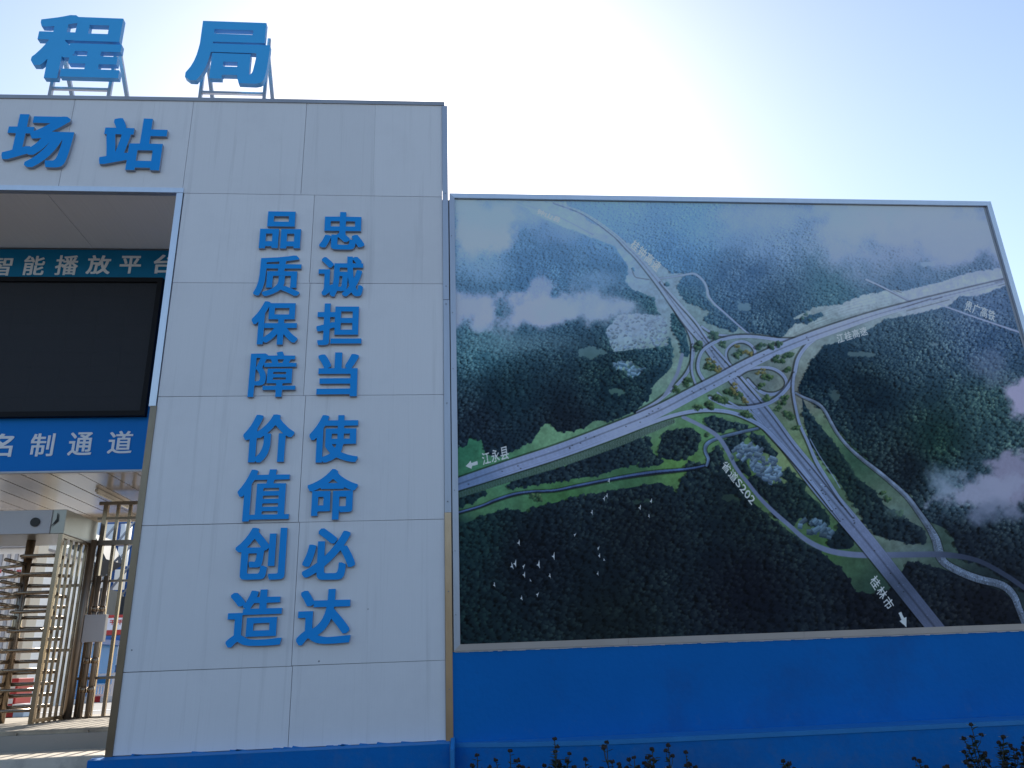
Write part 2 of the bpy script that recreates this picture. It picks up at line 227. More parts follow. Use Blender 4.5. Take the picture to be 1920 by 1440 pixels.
'H达': '1J1M1h1M281w2F212L252k1p301f3G1Z3m1T4B1Q5L1Q701V791-7A2E782G6o2G6P2E5Q2A4Z28472B3m2F3T2L3R2N3u2h472u4L374e3Y4u435W3M6E2S6e2S6-2j702m6_306l3M69435A56585A5A5I5D5K6_5K705M70625F635E6A5G6d5G7D5E7G4Q7F4O684M634K622p632n642N6j22781f781H6y1H6f1f67215T2Q5T2m5e2n5d2o5M2p5K4E5K4G5I4E55454b3s443b3i3J3Q3B3J2o342m362m4x134x134E1u4E1w4B1w2s1V2Z142A0_220_1n',
'M智': '241K2j1K2k1M2l1X2n1Y5P1Y5R1X5S1N5T1L671L683_65422A422B442Q4G2o4g3b453p443s46484O484X3759365B4B5C4C5E4C5g4A5i395i365l3668386A416B416g2Q6h2P6j2V702V77237D1u7E1s7C1i6p1Y6V1L6B1A5z1A5r1L5k1K5j1C5i1A5h1A5D1C5C2F5C2H5B2I592A4z1w4i1l4Z1T4O174E164C16461O3n1Q3m1e3n213-233z.2m242k262k2X2n2a5P2a5S2X5S265P24.2m332k352k3U2n3W5P3W5S3U5S355P32.4G4P6f4P6f6h4G6h.4x4y4w4-4w685-685-4y.1t5j1s5l286A2S6A2S5w2R5j',
'M能': '1U1L271L282Z2A2c3C2c3E2a3E1_3D1w391u2X1u2V1t2V1m2f1M3K1M3a1O3l1S3s1Z3w1l3v4z1U4z.4w1O6P1O6a1P6n1U6u1b6-1o7226742Y722a6g2k6S2k6P2G6N276J1_6E1y691w5B1w521z4-234-2m6F3C6o3T6o3Z6n3d6V3x6G3x5j3f4_3N4-3P4z4H4I4H4I1x4J1n4M1e4S1W4c1R.29362838283W293Y3C3Y3E3X3E383D36.29422844284Q294S3C4S3E4R3E443D42.4s4L6P4K6Z4M6i4P6r4X6x4k6_54705P6-5R6p5V6d5b6Q5b6O5X6M5E6J506D4w654u5C4u524w4_4z4-514-5b4_5e5t5w6e6D6j6G6j6O6R6j6D6k5d6T4_6E4-6G4z7B4K7C4I794I4t4J4l4M4b4S4T4b4O.3a5A3p5A495K4C5N4B5V415r3c6X3Q6n3N6p386p2s6i2p6f2p6X3467395z2E5w2E5y2Z6R2q6u2s712p742P7C297C1x6n1g6L1Q601D5r1D5j1M5J1P5I1a5I205M3P5U3S5R',
'M播': '1K1K1k1K271M2M1R2T1X2Y1l2Y3l2a3o2m3s2q3p313Z3D3Y3L3c3N3b3O1L3-1L401N401a421c5z1c5_1a601P611N6f1N6g3b6h3d6r3e6t3f783z78456g4M6O4Y624q5r515t526x526z546z5Z6C5a6A5b6W6G6W6O6U6Q676X606Y616Z6h6h6i6j6i6q6S796C795m744i6x366o356n356h3C6L3W6K3W693n5b3l5a3G5a3E5c3D5x2a5y2Y5z2X7B1u7B1t5y185y165v165O1r5O1u5L1t4D133w113u113l163O183L1M3L1r3W1t3V1t1x1p1u1C1t1C1l.41254027402V4e2V4e25.5I255G275H2V5_2V5_25.412_4031403N4e3N4e2_.5I2_5G315H3N5_3N5_2_.3q3t3r3v4G4F4c4b4e4c4e3t.5I3t5I4d5J4f5j4G6A3v6B3t.3B4H364a2u4a2a4T2Y4U2Y5N305N305532534752454-3r4k3N4N3D4H.4T5a4S5j486K486M4B6N4c6P4e6O4e5b4c5a.5J5a5I5c5I6T5t6X5n6F5U5f5R5a',
'M放': '3o1H431H4N1S4x1s5O2I5Q2I5e21621e6I1S6Z1I6p1I771h771w6e2D6R2O6C2d5u31693c6J426T4d6d5P6g5Q725Q745S746372645C655C685N6x5N795I7B4w7F4g7F4e7B4Q6E4F5i445H3t4t3s4t3r4z3p4-2Z4-2Y502Y5a465b485d486C456E376F346Y2o7D2l7G2V7F2A792676276v2I6U2M6F186E166D165b1o5a1q5Z1q431n3a1i3A1Y2h1J2E0_1q0_1c1K1I1Z1I1d1L1w1j2C2E2N2k2U3K2Y3x2Y4I2a4K354K384H3634322T2-282w212p1-2C1_2A1z2B1n2J1M2W1K3E1M3S1Q3c1Z.3l213k283o2v3r3_3t3_3-3v4D3v4W4J4k3e4z334o2r4Q2T452D3r23.5Q3w5B4c4_5P515Q5r5Q5s5N5g4Y5S3x',
'M平': '3i1I4O1I4Q1J4R3U6_3V70486-4A4T4A4Q4D4R686e696g6B6f6q1V6q1U6B1W693f683h673h4B1A4A1848183X1B3U3h3U.5E4G5V4G5b4N5o4k6H5j6I5w6G5y5q645a645X635E5K4t4b4t4O.2V4H2k4H394Q3A4T3A4g2x5L2c602Z622J621w5x1w5k2G4y',
'M台': '1y1I2f1I2g1K2h1b2j1c5Q1c5S1b5S1L5U1J6C1J6C471y47.2i2J2g2L2g3R2i3T5Q3U5S3S5S2L5R2J.6C4D6T4D6q4T6s4W6r4k6c53695b5h645C6X4x6X4d6K4a6H4a664b635G5P5G5N565M365G2p5G3S5-476r487146743g7G3S7G3P7F2t6W2M5v1s5O1g5E1T571S551T4u1c4T1e4S1t4S2F4W2s4a5p4k5s4i5z4Z',
'M名': '2P1I351I361K371b391c5d1c5f1b5g1K5h1I6N1I6N474O484K494-4d5H4t5i5I625k6K6C6M6Q6K6T606e3z6e3y6g486x48793c7G3O7G3L7E396z2y6k2Z6L245z1m5m1H5V1H5G1Q571b4w1r4w2T5G2V54354c3F4T3D4R2_4K2M431u3v173h173U1N331d332M3G2O3F.382G362I363R383T5d3U5f3S5g2I5e2G.3_4u365Y2v5a2x5d3L5z5D5z5D5x4-5g4h5O4D50414u',
'M制': '2f1L3H1K3J1M3K3Z3L3b3w3c3y3Z3y2O3u2M3M2L3L2D3U1q3_1q4M1t4R1v4X1-4a234c2B4c483M483K4B3K4d3L4f4q4g4q5A4p5C3M5C3K5F3K5i3L5k4a5l4a6H4Y6I3K6J3K783H7A2f7A2e6L2c6I2I6I2F6K2N6p2N6x2M6z1y721k721a6T1S661I5l165O165H1C5D185C185A184i194g2c4g2e4e2e4B2d491S481Q471Q1t1S1q221r233a253c2d3b2e3Z.5N1M5-1M6T1P6h1V6m1a6q1i6s1y6s766r786D786B776A22691_631y5E1z5E1p.54325h325k345k6b5h6e566e546b.1q5D1p5F225k2e5k2e5D',
'M通': '1N1P1c1P1-1s28202K282q1p341h3U1Z3n1W491U5f1U6c1W6-1Y761-762475266t265d204L203h253L2C3F2G3m2H3m3G3p3I4c3I4c2L4e2J5F2J5G3G5I3I653I673H682v652n602m5O2l5O2d5W2G692G6M2H6a2K6k2S6o2d6n5c6l5e5-5e5h5o5f5q6C6A6c6U6n6e6n6n6U6-376z366W386U5U6U5Y6S5F6G4-674C6Q3y6Q3g6A3g624T5i4Z5e375d362L2g2e2f4s174s174I1y4I1-4F1-2f1Z2M151u161l.3o3p3m3r3n4E4c4E4c3p.5H3p5G3r5G4C5H4E654E674D683r663p.3o4k3m4m3m563o584a584c574c4m4b4k.5H4k5G4m5G565H5865586757684m664k.2J5V2W5U2Z5W2s5o2s5x2N6S1q6w1m6y1Z6x1H6i1G6Y1y5u',
'M道': '1O1Q1d1Q261w2M252X1_2o1q361g3a1Y491U5X1U6w1Y731z742471266l266H245N204H203f263O2B3D2G2i2b2h4z1C4-1A4x1A4Q1_4Q224N212c1Z2J1D20161u161n.3F2O6S2O6S5R6Q5S545S515U595o5C5s6z5t6-6L6y6N5x6O5w6Q6G6x6G735q7B5b7B5O6p576O4X6O4V6O4U6Y4O6k4579407D3q7D3U743S713S6v3f6c3m6Q3m6O2o6N2o5v2p5t4M5s4P5r4L5c4H5T3H5S3F5R.3x2t3w2v3w3E3x3G5l3G5n3F5o2v5m2t.3x3k3w3m3w453x475l485n465o3m5m3k.3x4b3w4d3w4x3x4z5l4-5n4y5o4d5m4b.285Z2K5Y2O5a2k5p2k5y2K6S1r6x1c6y1F6k1F6c1m62',
'M实': '1c1J1t1J2V1U2_1h3T1y3t2J452a4I2x4L2z4M2z4M2x4C2g4C2U4D2R4u295N1w5y1b6M1K6c1K6u1h6u1v6c25622P5V2g4s2x4q2z6v2-6w306w3a6u3c4X3c4X3e4b404g4m4i5m4g5o3_5n3y5f3y4_3t4M3o3v3i3c2_3c2_3e3C3v3C482q4S2G4o2C4q1-4p1j4W1j4H2H3v2Z3g2c3c1I3b1G3Z1H2-3J2-3M2y332f2i2P2J2D1s231L1w1L1i1S1Z.3E4Y3T4Y3X4a3n4s3n553c5G3N5S2x5k2r5m2c5m2L5U2L5G2t4t.1P532653265r295u5_5u625r62536l536m556m6W6k6Y4f6Y4d6Z4S6v4E7G4B7I3x7H3W783W6x3i6a3h6Y1P6X',
'L江': '1k1Q1u1Q1z1X2T2N303P2_3a2i3r2Z3s2W3q1y2p1M1s1N1j.2w1k711k722I702K5G2K5E2N5E5_5G606f616g636g6c3D6c3C633E614X604Z5_4a2N4X2K2x2K2w2I.2H4H2Q4G2T4I2h4e2h4n2K501k5K1Y5P1O5P1955194x1i4e.2b5w2j5w2m5x306G306Q2Y6l1y751u761k751U6o1U6g2H69',
'L永': '2x1L3R1K401O4E1T4M1b4P1l4Q1v4R3n4x315A2k5c2K651-6W1m6i1k6l1m7228722G6Q2b5-2v5c3G5G3i5J3m614K6l4y6q526q586p5A6Q5S6F5S5Y4m574P4w4F4r4N4g4l4S5M4Q5v225v225N235L3k5K3m5J3m223k1z3h1x2n1w2n1o.1S1k1e1k1-1_2O2O2i2n2_3G3G3q3S4Q3S4Z3R4b374k1E4i1E4A1F482c482f462X3p2L3T22321j2h1S2S152C1524.4w5q545q5K6I5I6P4-6Y4C6r3R742-7B2s7B2q7A2c6p2c6j2d6h356Y3t6H4Z5_',
'L县': '6C1L6N1L6k1X6m1Z6m1g6U1_632S5J375M386v386x3A6x3i653i633k626u2C6u2B3k293i1E3i1E3B1G382o382r372m312A2S1o2A1d251d1w1m1W1w1W2I1a2i1c5o1m5r1l5x1f.2q2A2q2C362S3k363o3850384-364k2-4j2s5J2I5I2H582G.2r3j2q3l2q4D2r4F5O4G5Q4E5Q3l5P3j.2r4n2q4p2q5G2r5I5O5I5Q5H5Q4p5P4n.2r5r2q5t2q6K2r6M5O6M5Q6L5Q5t5P5r',
'L省': '2J1L2u1L2w1N2w1c2y1e5X1e5Z1c5a1O5b1M6C1M6C4c4B4d4D4f4h4t57575c5U5t5k625a6P5A6a5A6x5Q6x5Z6i5s646S5Z6t5O6t5I6q516f506Z526W5X655e5-5b5-5Q635G63505q4o5f4L5O4K5Q4J7A4H7C3j7B3i563H4y2S4k1a4a1A4W164V164N1P3z1Y3z2G452I44.2x272w292w2S2y2U5X2U5a2S5a295X26.2x2z2w2_2w3G2y3I5X3I5a3G5a2_5X2y.2x3o2w3q2w442y465X465a445a3q5X3o.1l4_1w502K5P2b5j2t66356U386b386j2h6r2Y6r2K6T1_601d5c1O5Q1N5G',
'L道': '1Q1Q1c1R241w2L252U222q1q381g3c1Y4B1U5V1U6u1Y711z72246_266n266J245P204F203d263M2B3B2G2g2b2f4z1E4-1C4x1C4Q214Q244N232c1b2J1F20181u181n.3H2O6Q2O6Q5R6O5S525S4_5U575o5A5s6x5t6y6L6w6N5v6O5u6Q6E6x6E735o7B5d7B5Q6p596O4V6O4T6O4S6Y4M6k44783_7D3s7D3W743U713U6v3h6c3o6Q3o6O2q6N2q5v2r5t4O5s4R5r4N5c4J5T3J5S3H5R.3v2t3u2v3u3E3v3G5n3G5p3F5q2v5o2t.3v3k3u3m3u453v475n485p465q3m5o3k.3v4b3u4d3u4x3w4-5n4-5q4x5q4d5n4a.2A5Z2K5Z2g5o2i5q2i5y2I6S1p6x1n6y1e6y1H6k1H6c1o62',
'LS': '281n2Y1m2p1p361w3L253U2G3Y2M3f2f3h333X3f3A432n4K2K4b1_4s1t591u5G225S2B5X2N5a2Y5a2r5V315P3L5A3W5A3W5z376A2o6F2O6G246E1i661V5z1J5m1A5T195M184z1H4U1c472U3Y2k3K2r3D2y2w2x2r2t2j2i2Z2T2T2F2S1_2X1q2c1W2r1J321932182C1A291K221f1u1x1p',
'L2': '151q3v1q3x1r3y2V3w2X2U2Y2S2Z353P3J3l3W4A3b4S3e4j3e503b5I3S5f3H5u3B5z2-662j6D2L6G276G1u6E1W651B5s1B4_1L4_1a5E1q5Q205V2E5X2L5W2W5R2h5H2m5A2r4y2s4k2o4Q2Z3y2L3c1t2z151_',
'L0': '2O1n2d1n2_1s3J223a2M3o2q3w3M3y3n3y4G3w4h3o5D3b5f3J5-39652z6C2b6G2Q6G226C1k5_1T5i1E5D164h144G143n163M1F2n1R2O1j22231r.2V2V2N2X2B2g212w1w3E1s3c1q4A1s4Q1w4n21582D5O2N5W2W5Y2f5W2p5O2_57364o3A4Q3C3t3A3c363F2_2v2r2g2f2X',
'L桂': '231L2c1K2e1M2f4E2i4B2v3m2y3k353k3L413M443L4E2f5H2e5O2h5Q3O5R3O5z3M5-2f5_2e7A2c7C257C237B225_1H5-1E5y1F5R1x5Q1z5P1p4s1Z4B1E3W113C11331G2c1Q2c1j361_3n223s.2y1a711a722670285Q285O2B5O316k326m346l3b5O3c5O4I5L4K4m4K4m3e4k3c3M3b3M343N324l314l2A4j282z282y26.3F4S6z4S6-4z6y4_5Q505O525O5o6e5p6g5r6f6L5P6M5O6O5N7A4m7A4l6M3V6M3S6J3S5r3U5p4l5o4l503G4_3E4z',
'L林': '2L1L2v1K2x1M2y4L2_4J3W3c3h3d3y3z3-413z473u4D2z5G2_5H3r5I3s5q3p5s2y5t2y7A2v7C2N7C2L7B2K5t1F5s1C5q1D5I2A5I2C5F244t1n4B1S3b1332132x1J2V1R2U1U2W1s322K3y.551L5g1K5i1M5j3y6D2w6O2e6a2O6l2P742l742u6l3K6N3z684W5u5F5u5H5w5I6v5I6v5r6t5s5j5t5i7A5g7C577C557B545t3_5s3z5r3z5I4v5H4x5F4q4x4d4S4L3v3_3N3o363X2o3X2g3o2G3w2G3z2H4B2W4U2w4g3D523x543z',
'L市': '3l1L4L1K4N1M4O4M4P4O5l4O5n4N5o2p5m2j5j2g5d2e4k2f4k2X4u255l2464286C2B6J2G6M2K6P2V6P4z4P4-4O504O5i6x5i6-5l6-6F6y6H4Z6I4Q6d4D6_447E417G3v7F3T753T6z3i6X3o6K3o6I1E6I1C6F1C5l1D5j3k5i3k503j4-1p4z1o251r222O222Q242R4O3j4O3k4M',
'L高': '1U1L221K241M243d273g623f643d641-621u5z1s5L1r5K1q5K1k5U1O6A1O6P1Q6X1T6e1a6g1h6i1s6h4A1U4A.2e1i3C1i3E1k3E1-3G205R205R3Q2e3Q.3F2V3E2X3E2v3F2x4q2y4s2w4s2X4r2V.2C4Q5-4Q604S5_5m5z5o2D5n2C5l.2r4u2q4w2q5H2s5K5K5K5M5H5M4w5K4u.1F616r606u636u6W6r6Y4V6Z4F7C4D7D467E3e763e6z3m6b3k6Z1G6Y1E6W',
'L速': '1R1O1b1O221s2C1-2O242V212s1o381f3V1Y3u1U4J1S5E1S6v1W711z722370255V204w1-4C203u223a263F2E392H382J3I2L3p2h4C304W3M4X3K4Y2859285A3P5B3R5s2v6N2R6X2R6p2j6q2s6i2-693S5W3x5Y3y6e3z6e5d5B5e5A5g5A5-5C606w616y636x6Y5B6Z5A6b5A79577C4Y7B4Y6b4W6Z2t6Y2s632u614V604Y5-4Y5g4W5e395e375c373z4B3y4D3x403h3g3M3I342o2o2o2g302Q322L2j2Y2i2a2h4z1B4z1B4Q224Q244N242b1n2Q1Z2G1F1_191u191l.3k4T3i4V3j574X574X4T.5B4T5A4V5A576157614T.2G5W2P5W2T5X2o5n2o5v2W6F1v6s1p6x1f6x1K6j1J6h1J6a1u5z',
'L贵': '1e1K1q1K2o1c3W1x3y2G4D2c4L2y4O3I4N3q3k3q3i393c2u3N2c2-2L2J231L1p1L1h.6M1L6X1M6l1k6k1s6Q205S2P4a2h4N2g4A2M4A2G4B2E5U1l.242R2f2Q2h2S2i3v2k3y5Q3x5S3v5S2T5U2R642S662U654R634S254S244Q.1E4i6w4i6y4k6y5A6w5C4Q5D4Q5S4S5U6B5V6B6l696m4R6n4Q6p4P7C3p7C3m7A3m6p3l6n206m1-6k1-5V3k5U3m5S3m5D1F5C1E5A.2c5y2a5-2a6H2c6J3k6K3m6I3m5-3l5y.4R5y4Q5-4Q6H4R6J5X6K5Z6I5a5-5Y5y',
'L广': '1V1G1f1G1w1i272B2H2n2M3I2Q3s2Q5g6t5g6w5j6v6F4p6G4Y6z4S7B4P7C4H7C3q763p753p6z3-6W436I426G1n6F1m4J1k3e1g391W2W1N29161i181b1K1R',
'L铁': '3l1L3w1L4I1d4e1y4t2E542Y5J305L2_5b2S5p255-1t6M1W6Z1N6k1N721k721t6g286Q2O6B2i5v3F5j3o5l3q6z3r6-3t6-4P5f4Q5c4S5e5W6p5X6q5Z6q636o645e655e785c7A507A50674z644c644a664g6g4g6t4K6x456x3z6G3t5t3m5X3a563Z583Y5L3W5M1k5N275w3h5w3j5y3j6V2S6W2R6Y2b6w2b722Z742B7B237C207A1u6s1d6M1S66155h155X1J581S561Y591Z4q294q2B4o2B461H461E431F3Z293Y2B3X2C2M2A2F25241u1t1v1m281N2I1N2c1a3c273j2C3j2L3e2g3c2i3T2i2s2P2p2P2p3Y3h3Z3i3b3j3p3l3q4t3q4q3b4h3C4T2o4D2T3z2C3R1p3R1g.2q462o482p4p3a4q3v4e424e4D4y4R5W4_5W504h4-4T4z4Q3i4Q3g4O3g483e46',
'L钟': '4z1K5X1K5Z1L5a3M6G3M6I3K6I336J316r306u336t5s6r5u5a5u5a795X7C4_7C4z7A4y5u3j5u3g5r3h2_3j2-4F2-4G3K4H3M4y3M.241N2E1N2b1c3g2B3i2E3h2L3b2j3S2j2o2O2m2Q2m3Y3c3Y3f3b3f433e452o462m482m4p3U4q3U5M1n5N1l5O275w3d5x3d6T3b6U2R6V2Q6X2a6x2a722X74297A217A1-791t6s1d6M1S65175h165e165Y1L571U571Z591a4q274q294o29461I461G431G3Z273Y293X2A2S282I21221r1s1q1p1q1j.4H3y4G3-4G5H4I5I4x5I4y5G4y3z4w3y.5b3y5a3-5a5I6H5I6H3y',
'L山': '5-1M6a1M6c1O6c5v605w5-5u5-2S5x2Q4R2Q4P2R4O773o783m753m2S3k2Q2C2Q2C5s295u1Z5u1Z1q5x1q5-1n'}
def loops(k):
    out = []
    for s in GLYPHS[k].split('.'):
        q = [B64.index(c) for c in s]
        out.append([((q[i]*64+q[i+1])/400, (q[i+2]*64+q[i+3])/400) for i in range(0, len(q), 4)])
    return out
_gc = {}
def glyph_mesh(k):          # verts, faces, face kind (0 face, 1 side), unit thickness z in [-.5,.5]
    if k in _gc: return _gc[k]
    c = bpy.data.curves.new('outline', 'CURVE'); c.dimensions = '2D'; c.fill_mode = 'BOTH'; c.extrude = .5
    for L in loops(k):
        s = c.splines.new('POLY'); s.points.add(len(L)-1)
        for i, p in enumerate(L): s.points[i].co = (p[0], p[1], 0, 1)
        s.use_cyclic_u = True
    o = bpy.data.objects.new('outline', c)
    me = bpy.data.meshes.new_from_object(o)
    bm = bmesh.new(); bm.from_mesh(me); bmesh.ops.remove_doubles(bm, verts=bm.verts, dist=1e-5); bmesh.ops.recalc_face_normals(bm, faces=bm.faces); bm.to_mesh(me); bm.free()
    V = np.array([v.co[:] for v in me.vertices]); F = [list(p.vertices) for p in me.polygons]
    K = [0 if abs(p.normal.z) > .7 else 1 for p in me.polygons]
    bpy.data.objects.remove(o); bpy.data.curves.remove(c); bpy.data.meshes.remove(me)
    _gc[k] = (V, F, K); return _gc[k]
def character(name, k, x0, x1, z0, z1, yb, thick, mats, parent=None):
    """upright character filling the box x0..x1, z0..z1, back face at y=yb, front towards -Y"""
    V, F, K = glyph_mesh(k); mb = MB()
    mn, mx = V.min(0), V.max(0)
    X = x0+(V[:, 0]-mn[0])/(mx[0]-mn[0])*(x1-x0); Z = z0+(V[:, 1]-mn[1])/(mx[1]-mn[1])*(z1-z0)
    Y = yb-(V[:, 2]+.5)*thick
    mb.v = list(zip(X, Y, Z)); mb.f = F; mb.m = K
    return mb.build(name, mats, parent)
# ------------------------------------------------------------------ setting: ground
g = MB().poly([(-900, -900, 0), (900, -900, 0), (900, 7.6, 0), (-900, 7.6, 0)]).build('ground', M['asphalt']); tag(g, kind='structure')
g = MB().box(-900, 900, 7.62, 900, .6, 1.15).build('yard', M['yard']); tag(g, kind='structure')
# unseen wooded slope added behind the photographer for strip reflections and fill light
hb = MB(); nx, ny = 90, 22
for j in range(ny):
    for i in range(nx):
        x = -220+440*i/(nx-1); v = j/(ny-1); y = -34-150*v
        z = 26*math.sin(min(1, v*1.5)*math.pi/2)**1.3*(.75+.25*math.sin(x*.021+1)+.12*math.sin(x*.09+v*5))+(random.random()-.5)*1.8*(v > 0)
        hb.v.append((x, y, max(z, -.2) if v else -.2))
for j in range(ny-1):
    for i in range(nx-1):
        a = j*nx+i; hb.f.append([a, a+nx, a+nx+1, a+1]); hb.m.append(0)
tag(hb.build('added_hill', M['added_hill'], smooth=True), kind='structure')
# ------------------------------------------------------------------ gate portal
FY = 7.0                                   # front face of the cladding
por = thing('gate_portal', 'tall white panelled entrance portal with a wide opening at its left', 'gateway', (-1.3, 7.6, 1.0))
def panel(x0, x1, z0, z1, y=FY, d=.02, tilt=0):
    g_ = .0022; j = lambda: random.uniform(-.0015, .0015)
    P = [(x0+g_, y+j(), z0+g_+j()), (x1-g_, y+j(), z0+g_+j()), (x1-g_, y+d, z0+g_), (x0+g_, y+d, z0+g_),
         (x0+g_, y+j(), z1-g_+j()), (x1-g_, y+j(), z1-g_+j()), (x1-g_, y+d, z1-g_), (x0+g_, y+d, z1-g_)]
    return MB().quadbox(P).build('wall_panel', M['panel'], por)
# dark core behind the cladding (makes the joints read)
k = MB().box(-.004, .078, FY+.064, FY+.20, 1.0, 6.27); k.box(-2.64, -.005, FY+.021, 8.6, 1.0, 7.41); k.box(-8.0, -2.64, FY+.021, 8.14, 6.30, 7.36)
k.box(-10.6, -8.0, FY+.021, 8.6, 1.0, 7.28); k.build('core', M['joint'], por)
rows = [1.005, 1.632, 2.842, 4.042, 5.232, 6.265]
for i in range(5):
    sx = [-1.283, -1.293, -1.305, -1.325, -1.333][i]
    panel(-2.655, sx, rows[i], rows[i+1]); panel(sx, 0.0, rows[i], rows[i+1])
lx = [-10.6, -9.4, -8.7, -7.5, -6.3, -5.1, -3.9, -3.075, -2.675, -1.475, -.73, 0.0]
def ztop(x): return 7.497-.0085*abs(x)-.0006*x*x       # the roof edge sags a little towards the middle of the span
for a, b in zip(lx[:-1], lx[1:]):
    z0 = 6.265 if (a >= -2.7 or b <= -7.9) else 6.325; g1, g2 = (.0022 if a not in (-3.075, -.73) else .0006), (.0022 if b not in (-3.075, -.73) else .0006)
    MB().quadbox([(a+g1, FY, z0+.002), (b-g2, FY, z0+.002), (b-g2, FY+.02, z0+.002), (a+g1, FY+.02, z0+.002), (a+g1, FY, ztop(a)-.04), (b-g2, FY, ztop(b)-.04), (b-g2, FY+.02, ztop(b)-.04), (a+g1, FY+.02, ztop(a)-.04)]).build('wall_panel', M['panel'], por)
for i in range(5):
    panel(-10.6, -9.3, rows[i], rows[i+1]); panel(-9.3, -8.01, rows[i], rows[i+1])
# right flank of the column (seen from a step to the side above the billboard)
MB().box(.002, .020, FY+.062, 8.6, 6.30, 7.41).build('side_panel', M['panel'], por)
for a, b in ((-10.62, -8.01), (-8.01, -5.4), (-5.4, -3.9), (-3.9, -2.7), (-2.7, -1.3), (-1.3, .03)):
    MB().quadbox([(a, FY-.012, ztop(a)-.045), (b, FY-.012, ztop(b)-.045), (b, 8.64, ztop(b)-.045), (a, 8.64, ztop(a)-.045), (a, FY-.012, ztop(a)), (b, FY-.012, ztop(b)), (b, 8.64, ztop(b)), (a, 8.64, ztop(a))]).build('roof_cap', M['galv'], por)
# trims round the opening
MB().box(-8.05, -2.66, FY-.014, FY+.05, 6.262, 6.318).build('trim', M['alu'], por)
MB().box(-2.724, -2.662, FY-.012, FY+.05, 3.95, 6.258).build('trim', M['alu'], por)
t = MB().box(-2.710, -2.652, FY-.010, FY+.05, 1.0, 3.948).build('trim', M['strip_dark'], por); t['label'] = 'stainless strip on the lower edge of the opening'
MB().box(-2.70, -2.64, FY+.05, 8.6, 1.0, 6.25).build('reveal_panel', M['panel'], por)
# corner strip on the right edge, in two lengths
MB().box(.0005, .060, FY-.016, FY+.06, 5.05, 7.44).build('corner_strip', M['alu_mid'], por)
MB().box(.001, .062, FY-.013, FY+.06, 2.9, 5.047).build('corner_strip', M['alu_mid'], por)
MB().box(.0005, .060, FY-.018, FY+.06, 1.0, 2.897).build('corner_strip', M['strip_steel'], por)  # lower length coloured as its golden reflection
for z in (5.2, 5.0, 3.95, 3.0, 2.2, 1.4, 6.3):
    MB().ball((.03, FY-.018, z), .006, 8, 4).build('rivet', M['rivet'], por)
# soffit under the lintel
sx = [-8.0, -6.5, -5.2, -4.02, -2.72]
for a, b in zip(sx[:-1], sx[1:]):
    MB().box(a+.003, b-.003, FY+.055, 8.14, 6.262, 6.28).build('soffit_panel', M['soffit'], por)
# thin cracks and scuffs in the sealant beside the joints
# ------------------------------------------------------------------ sign wall inside the opening
SY = 8.169
sw = thing('sign_wall', 'grey inner wall above the gate that carries the blue signs and the screen', 'wall', (-5.3, 8.3, 3.63))
MB().box(-8.0, -2.705, SY+.03, 8.45, 3.70, 7.25).build('back_wall', M['box_white'], sw)
up = thing('header_sign', 'dark blue strip sign above the black screen with white characters', 'sign', (-5.3, SY, 5.86))
MB().box(-7.9, -2.72, SY, SY+.028, 5.868, 6.258).build('sign_face', M['sign_dark'], up)
def px_box(x0, x1, y0, y1, Y):
    c = at((x0+x1)/2, (y0+y1)/2, Y); w = (at(x1, (y0+y1)/2, Y)-at(x0, (y0+y1)/2, Y)).x; h = (at((x0+x1)/2, y0, Y)-at((x0+x1)/2, y1, Y)).z
    return c, w, h
for ch, a, b, c_, d in (('智', -19, 24, 481, 517), ('能', 43, 85.5, 480, 516), ('播', 103, 148, 479, 516), ('放', 162, 209, 479, 514), ('平', 223.5, 266, 480, 513), ('台', 287, 330, 478, 513)):
    c, w, h = px_box(a, b, c_, d, SY); w -= .015
    character('character', 'M'+ch, c.x-w/2, c.x+w/2, c.z-h/2, c.z+h/2, SY-.001, .004, [M['sign_white'], M['sign_white']], up)
lo = thing('lane_sign', 'bright blue sign board under the screen with white characters above the turnstile', 'sign', (-5.3, SY, 3.64))
MB().box(-7.9, -2.72, SY-.004, SY+.028, 3.640, 5.866).build('sign_face', M['sign_blue'], lo)
MB().box(-7.95, -2.72, SY-.012, SY+.03, 3.62, 3.639).build('edge_strip', M['galv'], lo)
for ch, a, b, c_, d in (('实', -97, -52, 816, 860), ('名', -21, 27, 813.6, 857), ('制', 56, 104, 813, 856), ('通', 128, 176, 811, 854), ('道', 202, 251, 808.5, 850.5)):
    c, w, h = px_box(a, b, c_, d, SY); w -= .02
    character('character', 'M'+ch, c.x-w/2, c.x+w/2, c.z-h/2, c.z+h/2, SY-.006, .004, [M['sign_white'], M['sign_white']], lo)
# LED screen
scx0, scx1, scz0, scz1 = -7.5, -3.185, 4.215, 5.865
led = thing('led_screen', 'large black unlit display screen between the two blue signs', 'screen', (-5.3, SY-.05, scz0))
fr = MB(); t_ = .055; fy = SY-.075
fr.box(scx0, scx1, fy, SY-.006, scz0, scz0+t_); fr.box(scx0, scx1, fy, SY-.006, scz1-t_, scz1)
fr.box(scx0, scx0+t_, fy, SY-.006, scz0+t_, scz1-t_); fr.box(scx1-t_, scx1, fy, SY-.006, scz0+t_, scz1-t_); fr.build('bezel', M['screen_frame'], led)
sm = bpy.data.materials.new('led_modules'); sm.use_nodes = True; n = sm.node_tree; p = n.nodes['Principled BSDF']
tc = n.nodes.new('ShaderNodeTexCoord'); nz = n.nodes.new('ShaderNodeTexNoise'); nz.inputs['Scale'].default_value = 260; nz.inputs['Detail'].default_value = 1
n.links.new(tc.outputs['Object'], nz.inputs[0]); mx = n.nodes.new('ShaderNodeMix'); mx.data_type = 'RGBA'
mx.inputs[6].default_value = (.012, .013, .018, 1); mx.inputs[7].default_value = (.035, .037, .048, 1); n.links.new(nz.outputs[0], mx.inputs[0]); n.links.new(mx.outputs[2], p.inputs['Base Color'])
